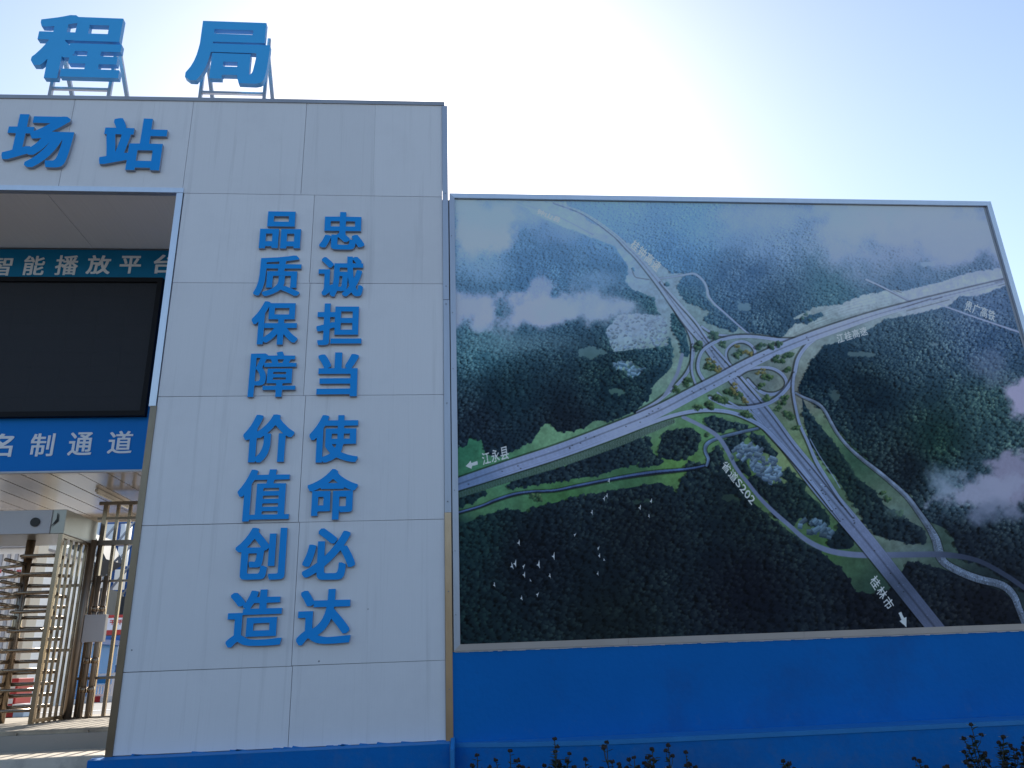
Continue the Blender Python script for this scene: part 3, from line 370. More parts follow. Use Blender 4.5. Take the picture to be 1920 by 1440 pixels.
p.inputs['Roughness'].default_value = .6; p.inputs['Specular IOR Level'].default_value = .25
mw, mh = .32, .16
nxm = int((scx1-scx0-2*t_)/mw)+1; W_ = (scx1-scx0-2*t_)/nxm; nzm = int((scz1-scz0-2*t_)/mh); H_ = (scz1-scz0-2*t_)/nzm
for i in range(nxm):
    for j in range(nzm):
        x = scx0+t_+i*W_; z = scz0+t_+j*H_; e = random.uniform(0, .0004)
        MB().box(x+.0003, x+W_-.0003, SY-.045-e, SY-.02, z+.0003, z+H_-.0003).build('screen_module', sm, led)
MB().box(scx0+t_, scx1-t_, SY-.019, SY-.007, scz0+t_, scz1-t_).build('backing', M['screen_frame'], led)
# ------------------------------------------------------------------ raised wall characters
ML = [M['blue_letter'], M['letter_edge']]
left = [('品', 487, 566, 396.7, 466), ('质', 476.7, 565.7, 479, 555), ('保', 470.7, 560.7, 565, 646), ('障', 466.7, 556.7, 659, 744), ('价', 455, 553, 777, 866.7), ('值', 444, 545.7, 880, 976.7), ('创', 440, 537.7, 989, 1087), ('造', 426, 532, 1105, 1211.7)]
right = [('忠', 599, 685, 397.7, 468), ('诚', 596, 682.7, 481, 556), ('担', 592.7, 680, 569, 647), ('当', 594, 673, 660.7, 743), ('使', 579, 673, 778, 866.7), ('命', 575, 671.7, 879, 974), ('必', 566.7, 667.7, 990, 1086.7), ('达', 556.7, 660, 1104, 1208)]
ordn = ['topmost', 'second from the top', 'third from the top', 'fourth from the top', 'fifth from the top', 'sixth from the top', 'seventh from the top', 'lowest']
for side, rows_ in (('left', left), ('right', right)):
    for i, (ch, a, b, c_, d) in enumerate(rows_):
        c, w, h = px_box(a, b, c_, d, FY-.03)
        lean = .0 + (abs(at(a, c_, FY).x-at(a, d, FY).x))
        w -= .012
        yb = FY-.004 if ch != 'x' else FY
        o = character('wall_character', 'H'+ch, c.x-w/2, c.x+w/2, c.z-h/2, c.z+h/2, yb, .032, ML)
        tag(o, 'blue raised character %s, %s in the %s column on the white pillar' % (ch, ordn[i], side), 'sign letter', 'blue characters on the white pillar')
for ch, a, b, c_, d, lb in (('场', 5, 142, 215, 314, 'blue raised character 场 on the white lintel, nearer the left end'), ('站', 187, 316, 222, 319, 'blue raised character 站 on the white lintel, nearer the pillar')):
    c, w, h = px_box(a, b, c_, d, FY-.03); w -= .05
    tag(character('wall_character', 'H'+ch, c.x-w/2, c.x+w/2, c.z-h/2, c.z+h/2, FY-.004, .035, ML), lb, 'sign letter', 'blue characters on the white lintel')
# ------------------------------------------------------------------ rooftop characters on steel frames
RY = 7.2; ZR = 7.455
def roof_char(ch, a, b, c_, d, lb, legs, rail_z):
    c, w, h = px_box(a, b, c_, d, RY-.1); w -= .06
    x0, x1, z0, z1 = c.x-w/2, c.x+w/2, c.z-h/2, c.z+h/2
    t = thing('rooftop_character', lb, 'sign letter', (c.x, RY, ZR), 'blue characters on the roof')
    character('letter_box', 'H'+ch, x0, x1, z0, z1, RY-.03, .065, [M['roof_blue'], M['roof_edge']], t)
    for x in legs:
        MB().bar((x, RY+.03, ZR), (x, RY+.03, z1-.12), .035).build('leg', M['galv'], t)
        MB().bar((x-.02, RY+.06, z1-.22), (x-.02, RY+1.05, ZR), .04).build('strut', M['galv'], t)
    for zz in (z0-.035, (z0+z1)/2+.08):
        MB().bar((legs[0], RY+.03, zz), (legs[1], RY+.03, zz), .03, up=(0, 0, 1)).build('rail', M['galv'], t)
    for x in legs:
        MB().box(x-.05, x+.05, RY-.01, RY+.08, ZR+.001, ZR+.012).build('foot_plate', M['galv'], t)
roof_char('程', 58, 237, 27, 146, 'blue channel letter 程 on a steel frame above the roof edge, the left one', (-4.30, -3.68), 7.6)
roof_char('局', 348, 511, 39, 154, 'blue channel letter 局 on a steel frame above the roof edge, the right one', (-2.70, -2.0), 7.6)
# ------------------------------------------------------------------ the printed aerial view on the billboard (flat print, drawn by code)
S = 1.5; BX0, BY0, BX1, BY1 = 836, 352, 1964, 1232          # drawing sheet
HH, WW = int((BY1-BY0)*S), int((BX1-BX0)*S)
rng = np.random.default_rng(3)
def fbm(h, w, cell, oct=5, sd=0, gain=.5):
    r = np.random.default_rng(sd); out = np.zeros((h, w)); amp = 1; tot = 0
    for o in range(oct):
        c = max(2, cell/2**o); gh, gw = int(h/c)+3, int(w/c)+3; G = r.random((gh, gw))
        y = np.arange(h)/c; x = np.arange(w)/c; yi = y.astype(int); xi = x.astype(int); fy = y-yi; fx = x-xi
        fy = fy*fy*(3-2*fy); fx = fx*fx*(3-2*fx)
        A = G[yi][:, xi]; B = G[yi][:, xi+1]; C_ = G[yi+1][:, xi]; D = G[yi+1][:, xi+1]
        out += amp*((A*(1-fx)+B*fx)*(1-fy)[:, None]+(C_*(1-fx)+D*fx)*fy[:, None]); tot += amp; amp *= gain
    return out/tot
def idw(pts, p=3.0, soft=25):
    st = 8; ys = np.arange(0, HH+st, st)/S+BY0; xs = np.arange(0, WW+st, st)/S+BX0
    X, Y = np.meshgrid(xs, ys); num = np.zeros(X.shape+(3,)); den = np.zeros(X.shape)
    for (x, y, c) in pts:
        w = 1/((X-x)**2+(Y-y)**2+soft**2)**(p/2); num += w[..., None]*np.array(c, float)/255; den += w
    G = num/den[..., None]
    y = np.arange(HH)/st; x = np.arange(WW)/st; yi = y.astype(int); xi = x.astype(int); fy = (y-yi)[:, None, None]; fx = (x-xi)[None, :, None]
    return (G[yi][:, xi]*(1-fx)+G[yi][:, xi+1]*fx)*(1-fy)+(G[yi+1][:, xi]*(1-fx)+G[yi+1][:, xi+1]*fx)*fy
def raster_poly(lps):
    """even-odd fill, returns (mask, slices)"""
    A = np.concatenate([np.array(L, float) for L in lps]); A = (A-[BX0, BY0])*S
    x0, y0 = np.maximum(np.floor(A.min(0)).astype(int), 0); x1, y1 = np.ceil(A.max(0)).astype(int)+1
    x1 = min(x1, WW); y1 = min(y1, HH)
    if x1 <= x0 or y1 <= y0: return None, None
    m = np.zeros((y1-y0, x1-x0), bool); X = np.arange(x0, x1)+.5; Y = np.arange(y0, y1)+.5
    for L in lps:
        P = (np.array(L, float)-[BX0, BY0])*S; Q = np.roll(P, -1, 0)
        for (ax, ay), (bx_, by) in zip(P, Q):
            if ay == by: continue
            lo_, hi = (ay, by) if ay < by else (by, ay)
            r = np.nonzero((Y >= lo_) & (Y < hi))[0]
            if not len(r): continue
            xc = ax+(Y[r]-ay)/(by-ay)*(bx_-ax)
            m[r] ^= X[None, :] < xc[:, None]
    return m, (slice(y0, y1), slice(x0, x1))
def line_dist(pts, wmax):
    """distance (px of the drawing) to a polyline and its local width; widths are given per point"""
    D = np.full((HH, WW), 1e3, np.float32); Wd = np.zeros((HH, WW), np.float32); T = np.zeros((HH, WW), np.float32)
    acc = 0
    for (ax, ay, aw), (bx_, by, bw) in zip(pts[:-1], pts[1:]):
        m = wmax+3
        x0 = max(0, int((min(ax, bx_)-m-BX0)*S)); x1 = min(WW, int((max(ax, bx_)+m-BX0)*S)+1)
        y0 = max(0, int((min(ay, by)-m-BY0)*S)); y1 = min(HH, int((max(ay, by)+m-BY0)*S)+1)
        L = math.hypot(bx_-ax, by-ay)
        if x1 <= x0 or y1 <= y0: acc += L; continue
        X = np.arange(x0, x1)[None, :]/S+BX0; Y = np.arange(y0, y1)[:, None]/S+BY0
        t = np.clip(((X-ax)*(bx_-ax)+(Y-ay)*(by-ay))/L**2, 0, 1)
        dx = X-(ax+t*(bx_-ax)); dy = Y-(ay+t*(by-ay)); d = np.hypot(dx, dy)
        sg = np.where(dx*(by-ay)-dy*(bx_-ax) > 0, 1, -1)
        sl_ = (slice(y0, y1), slice(x0, x1)); k = d < np.abs(D[sl_])
        D[sl_] = np.where(k, d*sg, D[sl_]); Wd[sl_] = np.where(k, aw+t*(bw-aw), Wd[sl_]); T[sl_] = np.where(k, acc+t*L, T[sl_]); acc += L
    return D, Wd, T
def smooth(pts, n=6):
    P = [np.array(p, float) for p in pts]
    if len(P) < 3: return [tuple(p) for p in P]
    out = []
    for i in range(len(P)-1):
        a, b, c, d = P[max(i-1, 0)], P[i], P[i+1], P[min(i+2, len(P)-1)]
        for k in range(n):
            t = k/n; out.append(tuple(.5*((2*b)+(-a+c)*t+(2*a-5*b+4*c-d)*t*t+(-a+3*b-3*c+d)*t**3)))
    out.append(tuple(P[-1])); return out
def paint():  # print colours also carry lens glare at the top and wall shade below
    F = fbm(HH, WW, 90, 6, 1); Fs = fbm(HH, WW, 14, 4, 2); Fg = fbm(HH, WW, 5, 3, 5)
    dark = idw([(870, 560, (58, 90, 122)), (1000, 500, (52, 88, 126)), (900, 480, (85, 125, 160)), (1300, 420, (76, 124, 170)), (1150, 390, (95, 140, 190)), (1250, 480, (52, 92, 135)), (1450, 450, (92, 122, 160)), (1400, 520, (40, 70, 105)), (1450, 570, (30, 55, 80)), (1600, 470, (75, 105, 138)), (1560, 540, (45, 80, 100)), (1700, 450, (115, 130, 160)), (1720, 520, (70, 98, 130)), (1250, 590, (28, 58, 75)),
                (900, 650, (48, 84, 104)), (950, 740, (18, 36, 50)), (1150, 720, (18, 36, 50)), (1060, 800, (17, 26, 38)), (900, 790, (18, 28, 42)), (1280, 840, (18, 30, 42)), (1500, 700, (10, 26, 42)), (1700, 640, (32, 54, 76)), (1620, 740, (13, 28, 42)), (1760, 830, (18, 40, 44)), (1850, 640, (38, 62, 95)), (1850, 570, (62, 85, 120)), (1700, 880, (13, 22, 33)), (1850, 770, (36, 60, 72)), (1560, 900, (18, 34, 40)),
                (1000, 1050, (11, 17, 27)), (1200, 1000, (13, 20, 30)), (1400, 950, (15, 25, 34)), (1400, 1100, (11, 15, 26)), (1650, 1120, (11, 15, 25)), (1850, 1130, (14, 18, 28)), (880, 1000, (16, 34, 42)), (880, 1190, (14, 26, 34)), (1150, 1180, (14, 22, 28)), (1800, 920, (40, 60, 78)), (1800, 1020, (16, 24, 36))])
    lite = idw([(870, 560, (92, 130, 158)), (1000, 500, (96, 140, 176)), (900, 480, (125, 158, 188)), (1300, 420, (122, 166, 205)), (1150, 390, (128, 170, 212)), (1250, 480, (98, 142, 178)), (1450, 450, (138, 162, 195)), (1400, 520, (90, 120, 150)), (1450, 570, (82, 110, 128)), (1600, 470, (122, 145, 172)), (1560, 540, (90, 124, 135)), (1700, 450, (142, 155, 182)), (1720, 520, (115, 138, 160)), (1250, 590, (76, 112, 118)),
                (900, 650, (95, 135, 150)), (950, 740, (52, 82, 92)), (1150, 720, (62, 92, 92)), (1060, 800, (42, 56, 68)), (900, 790, (44, 62, 78)), (1280, 840, (44, 62, 66)), (1500, 700, (44, 66, 76)), (1700, 640, (88, 114, 126)), (1620, 740, (48, 68, 76)), (1760, 830, (86, 120, 98)), (1850, 640, (86, 110, 136)), (1850, 570, (100, 120, 150)), (1700, 880, (42, 56, 66)), (1850, 770, (92, 122, 120)), (1560, 900, (52, 76, 66)),
                (1000, 1050, (23, 31, 42)), (1200, 1000, (30, 40, 46)), (1400, 950, (38, 54, 54)), (1400, 1100, (27, 34, 42)), (1650, 1120, (24, 28, 37)), (1850, 1130, (34, 38, 44)), (880, 1000, (32, 56, 58)), (880, 1190, (30, 52, 54)), (1150, 1180, (32, 44, 46)), (1800, 920, (92, 116, 132)), (1800, 1020, (34, 44, 54))])
    gnd = idw([(875, 850, (42, 88, 74)), (930, 890, (66, 108, 88)), (1050, 825, (92, 128, 108)), (1220, 760, (88, 118, 112)), (1250, 690, (100, 124, 124)), (900, 945, (62, 98, 76)), (1050, 930, (52, 88, 60)), (1180, 880, (48, 80, 62)), (1270, 860, (72, 108, 66)), (1320, 800, (74, 112, 84)), (1390, 660, (92, 112, 124)), (1420, 720, (84, 98, 108)), (1420, 800, (70, 102, 76)), (1350, 600, (98, 122, 132)),
               (1500, 620, (122, 138, 148)), (1600, 570, (138, 152, 168)), (1750, 545, (138, 150, 175)), (1870, 520, (140, 152, 182)), (1100, 420, (134, 156, 192)), (1190, 490, (120, 144, 176)), (1218, 478, (104, 130, 160)), (1592, 622, (94, 112, 122)), (1225, 500, (112, 134, 150)), (1240, 560, (112, 134, 158)), (1290, 590, (104, 128, 140)), (1040, 390, (132, 158, 198)), (960, 400, (120, 155, 195)), (1480, 860, (105, 125, 98)), (1490, 740, (92, 98, 102)), (1550, 850, (84, 112, 92)), (1600, 850, (38, 64, 58)), (1640, 990, (88, 104, 104)), (1690, 1015, (80, 95, 98)), (1600, 1055, (48, 72, 60)), (1560, 1020, (50, 78, 52)), (1640, 1100, (34, 54, 50)), (1850, 1100, (26, 36, 44)), (1780, 1010, (48, 66, 66)), (1400, 900, (60, 88, 56)), (1350, 930, (36, 50, 46)), (870, 1000, (22, 42, 48)), (1180, 590, (130, 150, 182))])
    road = idw([(870, 910, (84, 104, 142)), (1000, 860, (112, 126, 162)), (1200, 790, (124, 138, 172)), (1400, 690, (120, 136, 172)), (1600, 610, (134, 146, 178)), (1800, 545, (132, 144, 176)), (1200, 480, (122, 142, 174)), (1100, 405, (134, 158, 192)), (1280, 590, (128, 146, 178)), (1340, 670, (108, 126, 160)), (1430, 780, (96, 114, 150)), (1520, 900, (104, 122, 158)), (1620, 1020, (100, 114, 150)), (1700, 1110, (66, 78, 106)), (1760, 1185, (72, 82, 108)), (1420, 930, (94, 108, 146)), (1640, 890, (96, 116, 150)), (1850, 1060, (46, 56, 78))])
    # ---- forest mask
    fo = np.ones((HH, WW), bool)
    def fill(P, val):
        m, s = raster_poly([P])
        if m is not None: fo[s] = np.where(m, val, fo[s])
    fill([(850, 838), (859, 838), (876, 836), (880, 820), (903, 825), (910, 848), (930, 858), (958, 848), (1000, 825), (1018, 795), (1035, 795), (1045, 810), (1075, 808), (1100, 800), (1115, 788), (1140, 790), (1160, 785), (1195, 768), (1217, 745), (1220, 725), (1245, 704), (1260, 687), (1262, 655), (1256, 635), (1240, 590), (1205, 560), (1172, 530), (1178, 500), (1152, 462), (1112, 446), (1060, 428), (1000, 402), (975, 378), (1062, 378), (1072, 395), (1092, 398), (1100, 412), (1128, 425), (1160, 445), (1185, 458), (1215, 480), (1240, 497), (1262, 512), (1300, 512), (1325, 530), (1335, 565), (1360, 585), (1400, 622), (1440, 628), (1462, 634), (1490, 608), (1488, 596), (1510, 585), (1525, 575), (1575, 570), (1620, 552), (1660, 545), (1700, 543), (1760, 530), (1820, 510), (1890, 500), (1905, 530), (1835, 556), (1800, 556), (1780, 575), (1757, 580), (1715, 590), (1660, 600), (1625, 622), (1580, 640), (1545, 650), (1525, 675), (1510, 700), (1497, 730), (1520, 752), (1545, 770), (1565, 800), (1600, 835), (1645, 878), (1670, 898), (1712, 930), (1735, 975), (1770, 990), (1785, 1000), (1800, 1045), (1850, 1062), (1925, 1110), (1925, 1180), (1905, 1130), (1880, 1110), (1830, 1090), (1765, 1066), (1740, 1062), (1702, 1052), (1690, 1075), (1665, 1110), (1640, 1115), (1605, 1110), (1585, 1075), (1545, 1040), (1500, 1012), (1450, 975), (1415, 945), (1372, 890), (1350, 855), (1335, 872), (1290, 888), (1275, 905), (1270, 925), (1240, 905), (1180, 915), (1130, 925), (1075, 935), (1010, 950), (990, 962), (950, 955), (915, 965), (850, 990)], False)
    for P in ([(951, 913), (960, 902), (1000, 890), (1060, 875), (1110, 850), (1190, 825), (1215, 820), (1225, 835), (1190, 870), (1155, 880), (1120, 892), (1060, 900), (1000, 910), (955, 915)],
              [(855, 935), (905, 915), (912, 928), (870, 948), (855, 950)], [(1235, 840), (1243, 815), (1265, 806), (1295, 802), (1314, 815), (1308, 845), (1285, 860), (1250, 862), (1236, 855)],
              [(1195, 822), (1212, 832), (1225, 850), (1246, 866), (1236, 873), (1200, 875)], [(1323, 785), (1335, 779), (1365, 790), (1404, 797), (1402, 805), (1372, 803), (1348, 812), (1328, 800)],
              [(1357, 826), (1388, 812), (1404, 818), (1390, 830), (1372, 850), (1358, 838)], [(1408, 808), (1430, 822), (1445, 838), (1460, 850), (1455, 858), (1432, 848), (1410, 828)],
              [(1378, 866), (1398, 862), (1410, 890), (1405, 895), (1385, 880)], [(1401, 900), (1420, 888), (1448, 910), (1490, 905), (1520, 930), (1555, 968), (1557, 985), (1530, 985), (1500, 970), (1490, 985), (1455, 968), (1440, 940), (1415, 922)],
              [(1460, 890), (1478, 878), (1495, 895), (1512, 905), (1508, 915), (1480, 905)], [(1590, 985), (1600, 1010), (1590, 1030), (1560, 1030), (1550, 1022), (1575, 985), (1578, 965)],
              [(1300, 513), (1311, 519), (1322, 540), (1325, 560), (1345, 580), (1385, 612), (1380, 622), (1350, 615), (1318, 600), (1335, 585), (1300, 570), (1285, 565), (1270, 540), (1280, 520)],
              [(1258, 588), (1270, 592), (1282, 610), (1288, 635), (1293, 660), (1290, 670), (1280, 668), (1275, 640), (1260, 615)],
              [(1504, 745), (1515, 770), (1530, 790), (1560, 825), (1585, 862), (1605, 895), (1640, 920), (1655, 945), (1700, 975), (1730, 990), (1735, 1015), (1712, 1022), (1650, 1005), (1625, 985), (1610, 955), (1590, 930), (1572, 900), (1545, 865), (1520, 835), (1508, 790)],
              [(1485, 600), (1510, 596), (1540, 585), (1545, 592), (1515, 605), (1490, 606)], [(1700, 1060), (1760, 1068), (1830, 1095), (1880, 1120), (1905, 1190), (1760, 1190), (1720, 1150), (1700, 1100)],
              [(1195, 545), (1225, 560), (1232, 580), (1225, 590), (1205, 583), (1170, 560)], [(1290, 862), (1326, 878), (1330, 850), (1348, 838), (1372, 890), (1400, 925), (1290, 925)]):
        fill(P, True)
    for P in ([(1135, 620), (1160, 590), (1200, 588), (1245, 592), (1255, 620), (1255, 650), (1200, 655), (1150, 660)], [(1147, 683), (1160, 675), (1185, 676), (1192, 690), (1208, 690), (1200, 706), (1180, 708), (1176, 696), (1150, 692)]): fill(P, False)
    # scattered clearings
    clr = np.ones((HH, WW))
    for (x, y, rx, ry) in ((1158, 735, 16, 7), (1188, 692, 18, 12), (1567, 742, 11, 10), (1752, 645, 9, 4), (1615, 665, 26, 6), (1395, 575, 12, 8), (1110, 660, 26, 12), (1205, 940, 20, 5), (1370, 935, 20, 7), (1640, 512, 6, 3), (1740, 495, 14, 7)):
        Y, X = np.mgrid[max(0, int((y-2*ry-BY0)*S)):int((y+2*ry-BY0)*S), int((x-2*rx-BX0)*S):int((x+2*rx-BX0)*S)]
        k = ((X/S+BX0-x)/rx)**2+((Y/S+BY0-y)/ry)**2+(Fs[Y, X]-.5)*2.4 < 1; fo[Y[k], X[k]] = False; clr[Y[k], X[k]] = .25
    # ---- ground
    YY = np.arange(HH)[:, None]/S+BY0; XX = np.arange(WW)[None, :]/S+BX0
    streak = fbm(HH, WW, 20, 4, 9)
    img = gnd*(.80+.22*Fs[..., None]+.20*Fg[..., None])*(.9+.2*streak[..., None])
    img = np.where(fo[..., None], dark*(.9+.2*Fs[..., None]), img)
    img = img*(clr[..., None]+(1-clr[..., None])*0)+np.where(clr < 1, .75, 0)[..., None]*(dark*.35+lite*.65)
    img = np.clip(img, 0, 1)
    # terraced field lines
    for k in range(5):
        D, Wd, T = line_dist(smooth([(1480, 628-k*2, 1.4), (1530, 606-k*4, 1.4), (1600, 585-k*5, 1.4), (1670, 572-k*6, 1.2)]), 3)
        img[np.abs(D) < .8] *= 1.07
    for k in range(4):
        D, Wd, T = line_dist(smooth([(1490, 640-k*5, 1.4), (1540, 615-k*5, 1.4), (1600, 596-k*6, 1.4), (1650, 588-k*6, 1.2)]), 3)
        img[np.abs(D) < .9] *= .92
    # ---- villages: small roofs
    def village(P, n, c1, c2, sz):
        m, s = raster_poly([P]); ys, xs = np.nonzero(m)
        for _ in range(n):
            k = rng.integers(len(ys)); y = (ys[k]+s[0].start)/S+BY0; x = (xs[k]+s[1].start)/S+BX0
            a = rng.choice([.15, .35, -.55, -.75])+rng.normal()*.06; w = sz*rng.uniform(.7, 1.4); h = sz*rng.uniform(.4, .7)
            ca, sa = math.cos(a), math.sin(a); q = lambda u, v, dy=0: (x+u*ca-v*sa, y+u*sa+v*ca+dy)
            t = rng.uniform(.75, 1.15)
            for PP, col in (([q(-w, h), q(w, h), q(w, h, sz*.55), q(-w, h, sz*.55)], np.array(c2)*t), ([q(-w, -h), q(w, -h), q(w, 0), q(-w, 0)], np.array(c1)*t), ([q(-w, 0), q(w, 0), q(w, h), q(-w, h)], np.array(c1)*t*.82)):
                mm, ss = raster_poly([PP])
                if mm is not None: img[ss] = np.where(mm[..., None], np.array(col)/255, img[ss])
    village([(1135, 620), (1160, 590), (1200, 588), (1245, 592), (1255, 620), (1255, 650), (1200, 655), (1150, 660)], 210, (116, 138, 166), (86, 110, 140), 2.3)
    village([(1147, 683), (1160, 675), (1185, 676), (1192, 690), (1208, 690), (1200, 706), (1180, 708), (1176, 696), (1150, 692)], 42, (98, 128, 158), (52, 80, 105), 4)
    # ---- trees
    def rad(y): return float(np.interp(y, [380, 500, 650, 800, 1000, 1200], [1.5, 2.0, 2.7, 3.8, 5.0, 6.0]))
    stamps = {}
    def stamp(rp):
        if rp not in stamps:
            L = []
            for v in range(8):
                n_ = rp*2+3+rp; yy, xx = np.mgrid[0:rp*2+3, 0:n_].astype(float); cx = rp+1+rp*.9; cy = rp+1
                u = (xx-cx)/rp; w = (yy-cy)/(rp*1.08); th = np.arctan2(w, u); r0 = 1+.16*math.sin(v)*np.cos(3*th+v)+.13*np.cos(5*th+v*2)
                rr = np.sqrt(u*u+w*w)/r0; a = np.clip((1.0-rr)*rp*.9+.4, 0, 1); nz_ = np.sqrt(np.clip(1-rr*rr, 0, 1))
                sh = np.clip(.58*u-.52*w+.55*nz_, 0, 1)**1.3+rng.normal(size=u.shape)*.10
                us = (xx-cx+rp*1.0)/(rp*1.15); ws = (yy-cy-rp*.25)/(rp*.72); sa = np.clip((1-np.sqrt(us*us+ws*ws))*rp*.7, 0, 1)*.62
                L.append((a[..., None], np.clip(sh, 0, 1.15)[..., None], (sa*(1-a))[..., None], cx, cy))
            stamps[rp] = L
        return stamps[rp]
    def put(x, y, r, dk, lt, gain=1.0):
        rp = max(2, int(round(r*S+rng.normal()*.6))); a, sh, sa, cx, cy = stamp(rp)[rng.integers(8)]
        x0 = int((x-BX0)*S-cx); y0 = int((y-BY0)*S-cy); h, w = a.shape[:2]
        if x0 < 0 or y0 < 0 or x0+w > WW or y0+h > HH: return
        R_ = img[y0:y0+h, x0:x0+w]
        R_ *= 1-sa*.6
        R_ += ((dk+(lt-dk)*sh*gain)-R_)*a
    lump = .55*fbm(HH, WW, 150, 3, 21)+.45*fbm(HH, WW, 34, 3, 22); lump = np.clip((lump-.28)/.44, 0, 1)
    y = 372.0
    while y < 1228:
        r = rad(y); dx = r*1.75; x = 846+rng.uniform(0, dx)
        while x < 1950:
            xi = x+rng.normal()*r*.5; yi = y+rng.normal()*r*.45
            iy, ix = int((yi-BY0)*S), int((xi-BX0)*S)
            if 0 <= iy < HH and 0 <= ix < WW and fo[iy, ix] and rng.random() < .93:
                gain = (.12+1.25*lump[iy, ix])*rng.uniform(.6, 1.25)*(1 if yi < 900 else .85)
                put(xi, yi, r*rng.choice([.65, .85, 1.0, 1.3], p=[.2, .35, .3, .15]), dark[iy, ix], lite[iy, ix], gain)
            x += dx*rng.uniform(.8, 1.2)
        y += r*1.05
    # ---- water
    def water(pts, col, shade=.35):
        D, Wd, T = line_dist(smooth(pts), max(p[2] for p in pts)/2+4); h = Wd/2
        m = np.abs(D) < h; bank = (np.abs(D) < h+1.6) & ~m
        img[bank] *= .55
        c = np.array(col)/255; rip = .8+.5*(streak[..., None]-.3)
        img[m] = (c*rip)[m]; mm = m & (D < -h*.1); img[mm] *= shade
    water([(855, 963, 5), (900, 950, 5), (930, 938, 6), (965, 927, 6), (1000, 922, 5), (1040, 920, 5), (1080, 912, 6), (1130, 902, 6), (1180, 893, 7), (1230, 886, 8), (1290, 880, 6), (1325, 873, 5)], (70, 92, 140))
    water([(1325, 873, 5), (1328, 860, 6), (1322, 845, 6), (1326, 832, 7), (1345, 822, 6), (1390, 810, 6), (1422, 803, 5)], (88, 112, 150), .8)
    water([(1492, 737, 4), (1507, 745, 5), (1530, 755, 6), (1545, 768, 6), (1560, 795, 6), (1572, 815, 6), (1593, 840, 6), (1618, 862, 7), (1645, 883, 8), (1667, 901, 8), (1700, 931, 9), (1722, 960, 10), (1742, 989, 12), (1755, 1013, 15), (1762, 1040, 17), (1772, 1056, 14), (1800, 1072, 14), (1833, 1085, 14), (1878, 1097, 14), (1900, 1116, 13), (1911, 1142, 12), (1924, 1175, 12)], (104, 122, 152), .78)
    # white water streaks in the lower river
    D, Wd, T = line_dist(smooth([(1742, 989, 12), (1755, 1013, 15), (1762, 1040, 17), (1772, 1056, 14), (1800, 1072, 14), (1833, 1085, 14), (1878, 1097, 14), (1900, 1116, 13), (1911, 1142, 12), (1924, 1175, 12)]), 12)
    w_ = (np.abs(D) < Wd/2-.5); ripple = np.sin(T*1.9+D*.9+Fs*40)*.5+.5
    img[w_] = (img*(.72+.5*(ripple**2)[..., None]))[w_]
    # ---- roads
    def rd(pts, tint=1.0, edge=True, lanes=0, shadow=0, median=False):
        if max(q_[2] for q_ in pts) < 8.5 and pts[0][1] < 800: pts = [(x_, y_, w2*.84) for x_, y_, w2 in pts]
        P = smooth(pts); D, Wd, T = line_dist(P, max(p[2] for p in pts)/2+6); h = Wd/2; A = np.abs(D)
        if shadow:
            s_ = (D < 0 if shadow > 0 else D > 0) & (A < h+abs(shadow)) & (A >= h-.3)
            img[s_] *= .55
        m = A < h; cov = np.clip((h-A)*S+.5, 0, 1)[..., None]*(Wd > 0)[..., None]
        c = road*tint*(.88+.1*Fs[..., None])
        img[:] = img*(1-cov)+c*cov
        if edge:
            e = (np.abs(A-(h-.9)) < .45) & (h > 1.6); img[e] = (img*1.14)[e]; e2 = (A > h-.2) & (A < h+.9) & (Wd > 0); img[e2] *= .86
        if lanes:
            for q in np.linspace(-1, 1, lanes+2)[1:-1]:
                l = (np.abs(D-q*h) < .4) & ((T % 9) < 5); img[l] = (img*1.12)[l]
        if median:
            l = (np.abs(D) < .08*h+.35) & (Wd > 0); img[l] *= .74
    rd([(1281, 782, 7), (1312, 797, 7), (1335, 810, 8), (1350, 823, 8), (1365, 847, 8), (1380, 877, 7), (1401, 904, 7), (1425, 934, 7), (1453, 962, 8), (1481, 986, 8), (1507, 1009, 9), (1537, 1026, 10), (1570, 1036, 11), (1620, 1041, 11), (1700, 1040, 11), (1770, 1040, 11), (1830, 1050, 9), (1880, 1075, 9), (1925, 1105, 9)], .95, False)
    rd([(1186, 509, 2), (1191, 519, 2), (1202, 522, 2), (1217, 524, 2)], .62, False)
    rd([(1236, 522, 3), (1255, 520, 3), (1285, 515, 4), (1300, 513, 5), (1311, 519, 5), (1321, 530, 5), (1326, 543, 5), (1328, 554, 5), (1339, 569, 4.5), (1358, 586, 4.5), (1394, 618, 4), (1410, 629, 3)], 1.0, True)
    rd([(1519, 823, 1.6), (1537, 855, 1.6), (1564, 896, 1.6), (1575, 915, 1.6)], 1.15, False)
    rd([(1624, 524, 4), (1660, 541, 4), (1707, 566, 4)], 1.08, True); rd([(1757, 569, 3.5), (1832, 596, 3.5), (1921, 626, 4.5)], 1.05, False)
    rd([(988, 385, 2), (1050, 408, 2), (1112, 440, 2.4)], .72, False); rd([(960, 378, 2), (1050, 415, 2), (1110, 446, 2)], 1.12, False)
    # ramps under the main line
    rd([(1262, 572, 6), (1275, 596, 6), (1290, 618, 6), (1299, 643, 7), (1299, 670, 7), (1292, 692, 7), (1279, 711, 7), (1256, 734, 7), (1228, 756, 7), (1195, 774, 7)], 1, True, 0, 3)
    rd([(1279, 665, 8), (1270, 700, 8), (1256, 726, 8), (1245, 742, 6)], .92, False)
    rd([(1299, 648, 5), (1297, 685, 5), (1299, 704, 5), (1306, 724, 5)], 1, True, 0, 2.5)
    rd([(1372, 690, 5), (1362, 672, 5), (1363, 656, 5), (1375, 644, 5.5), (1392, 640, 6), (1408, 647, 6), (1416, 660, 6), (1411, 675, 6), (1395, 688, 6)], 1.02, True, 0, 2.5)
    rd([(1316, 612, 5), (1335, 624, 5), (1359, 629, 5), (1400, 630, 6)], 1, True, 0, 2)
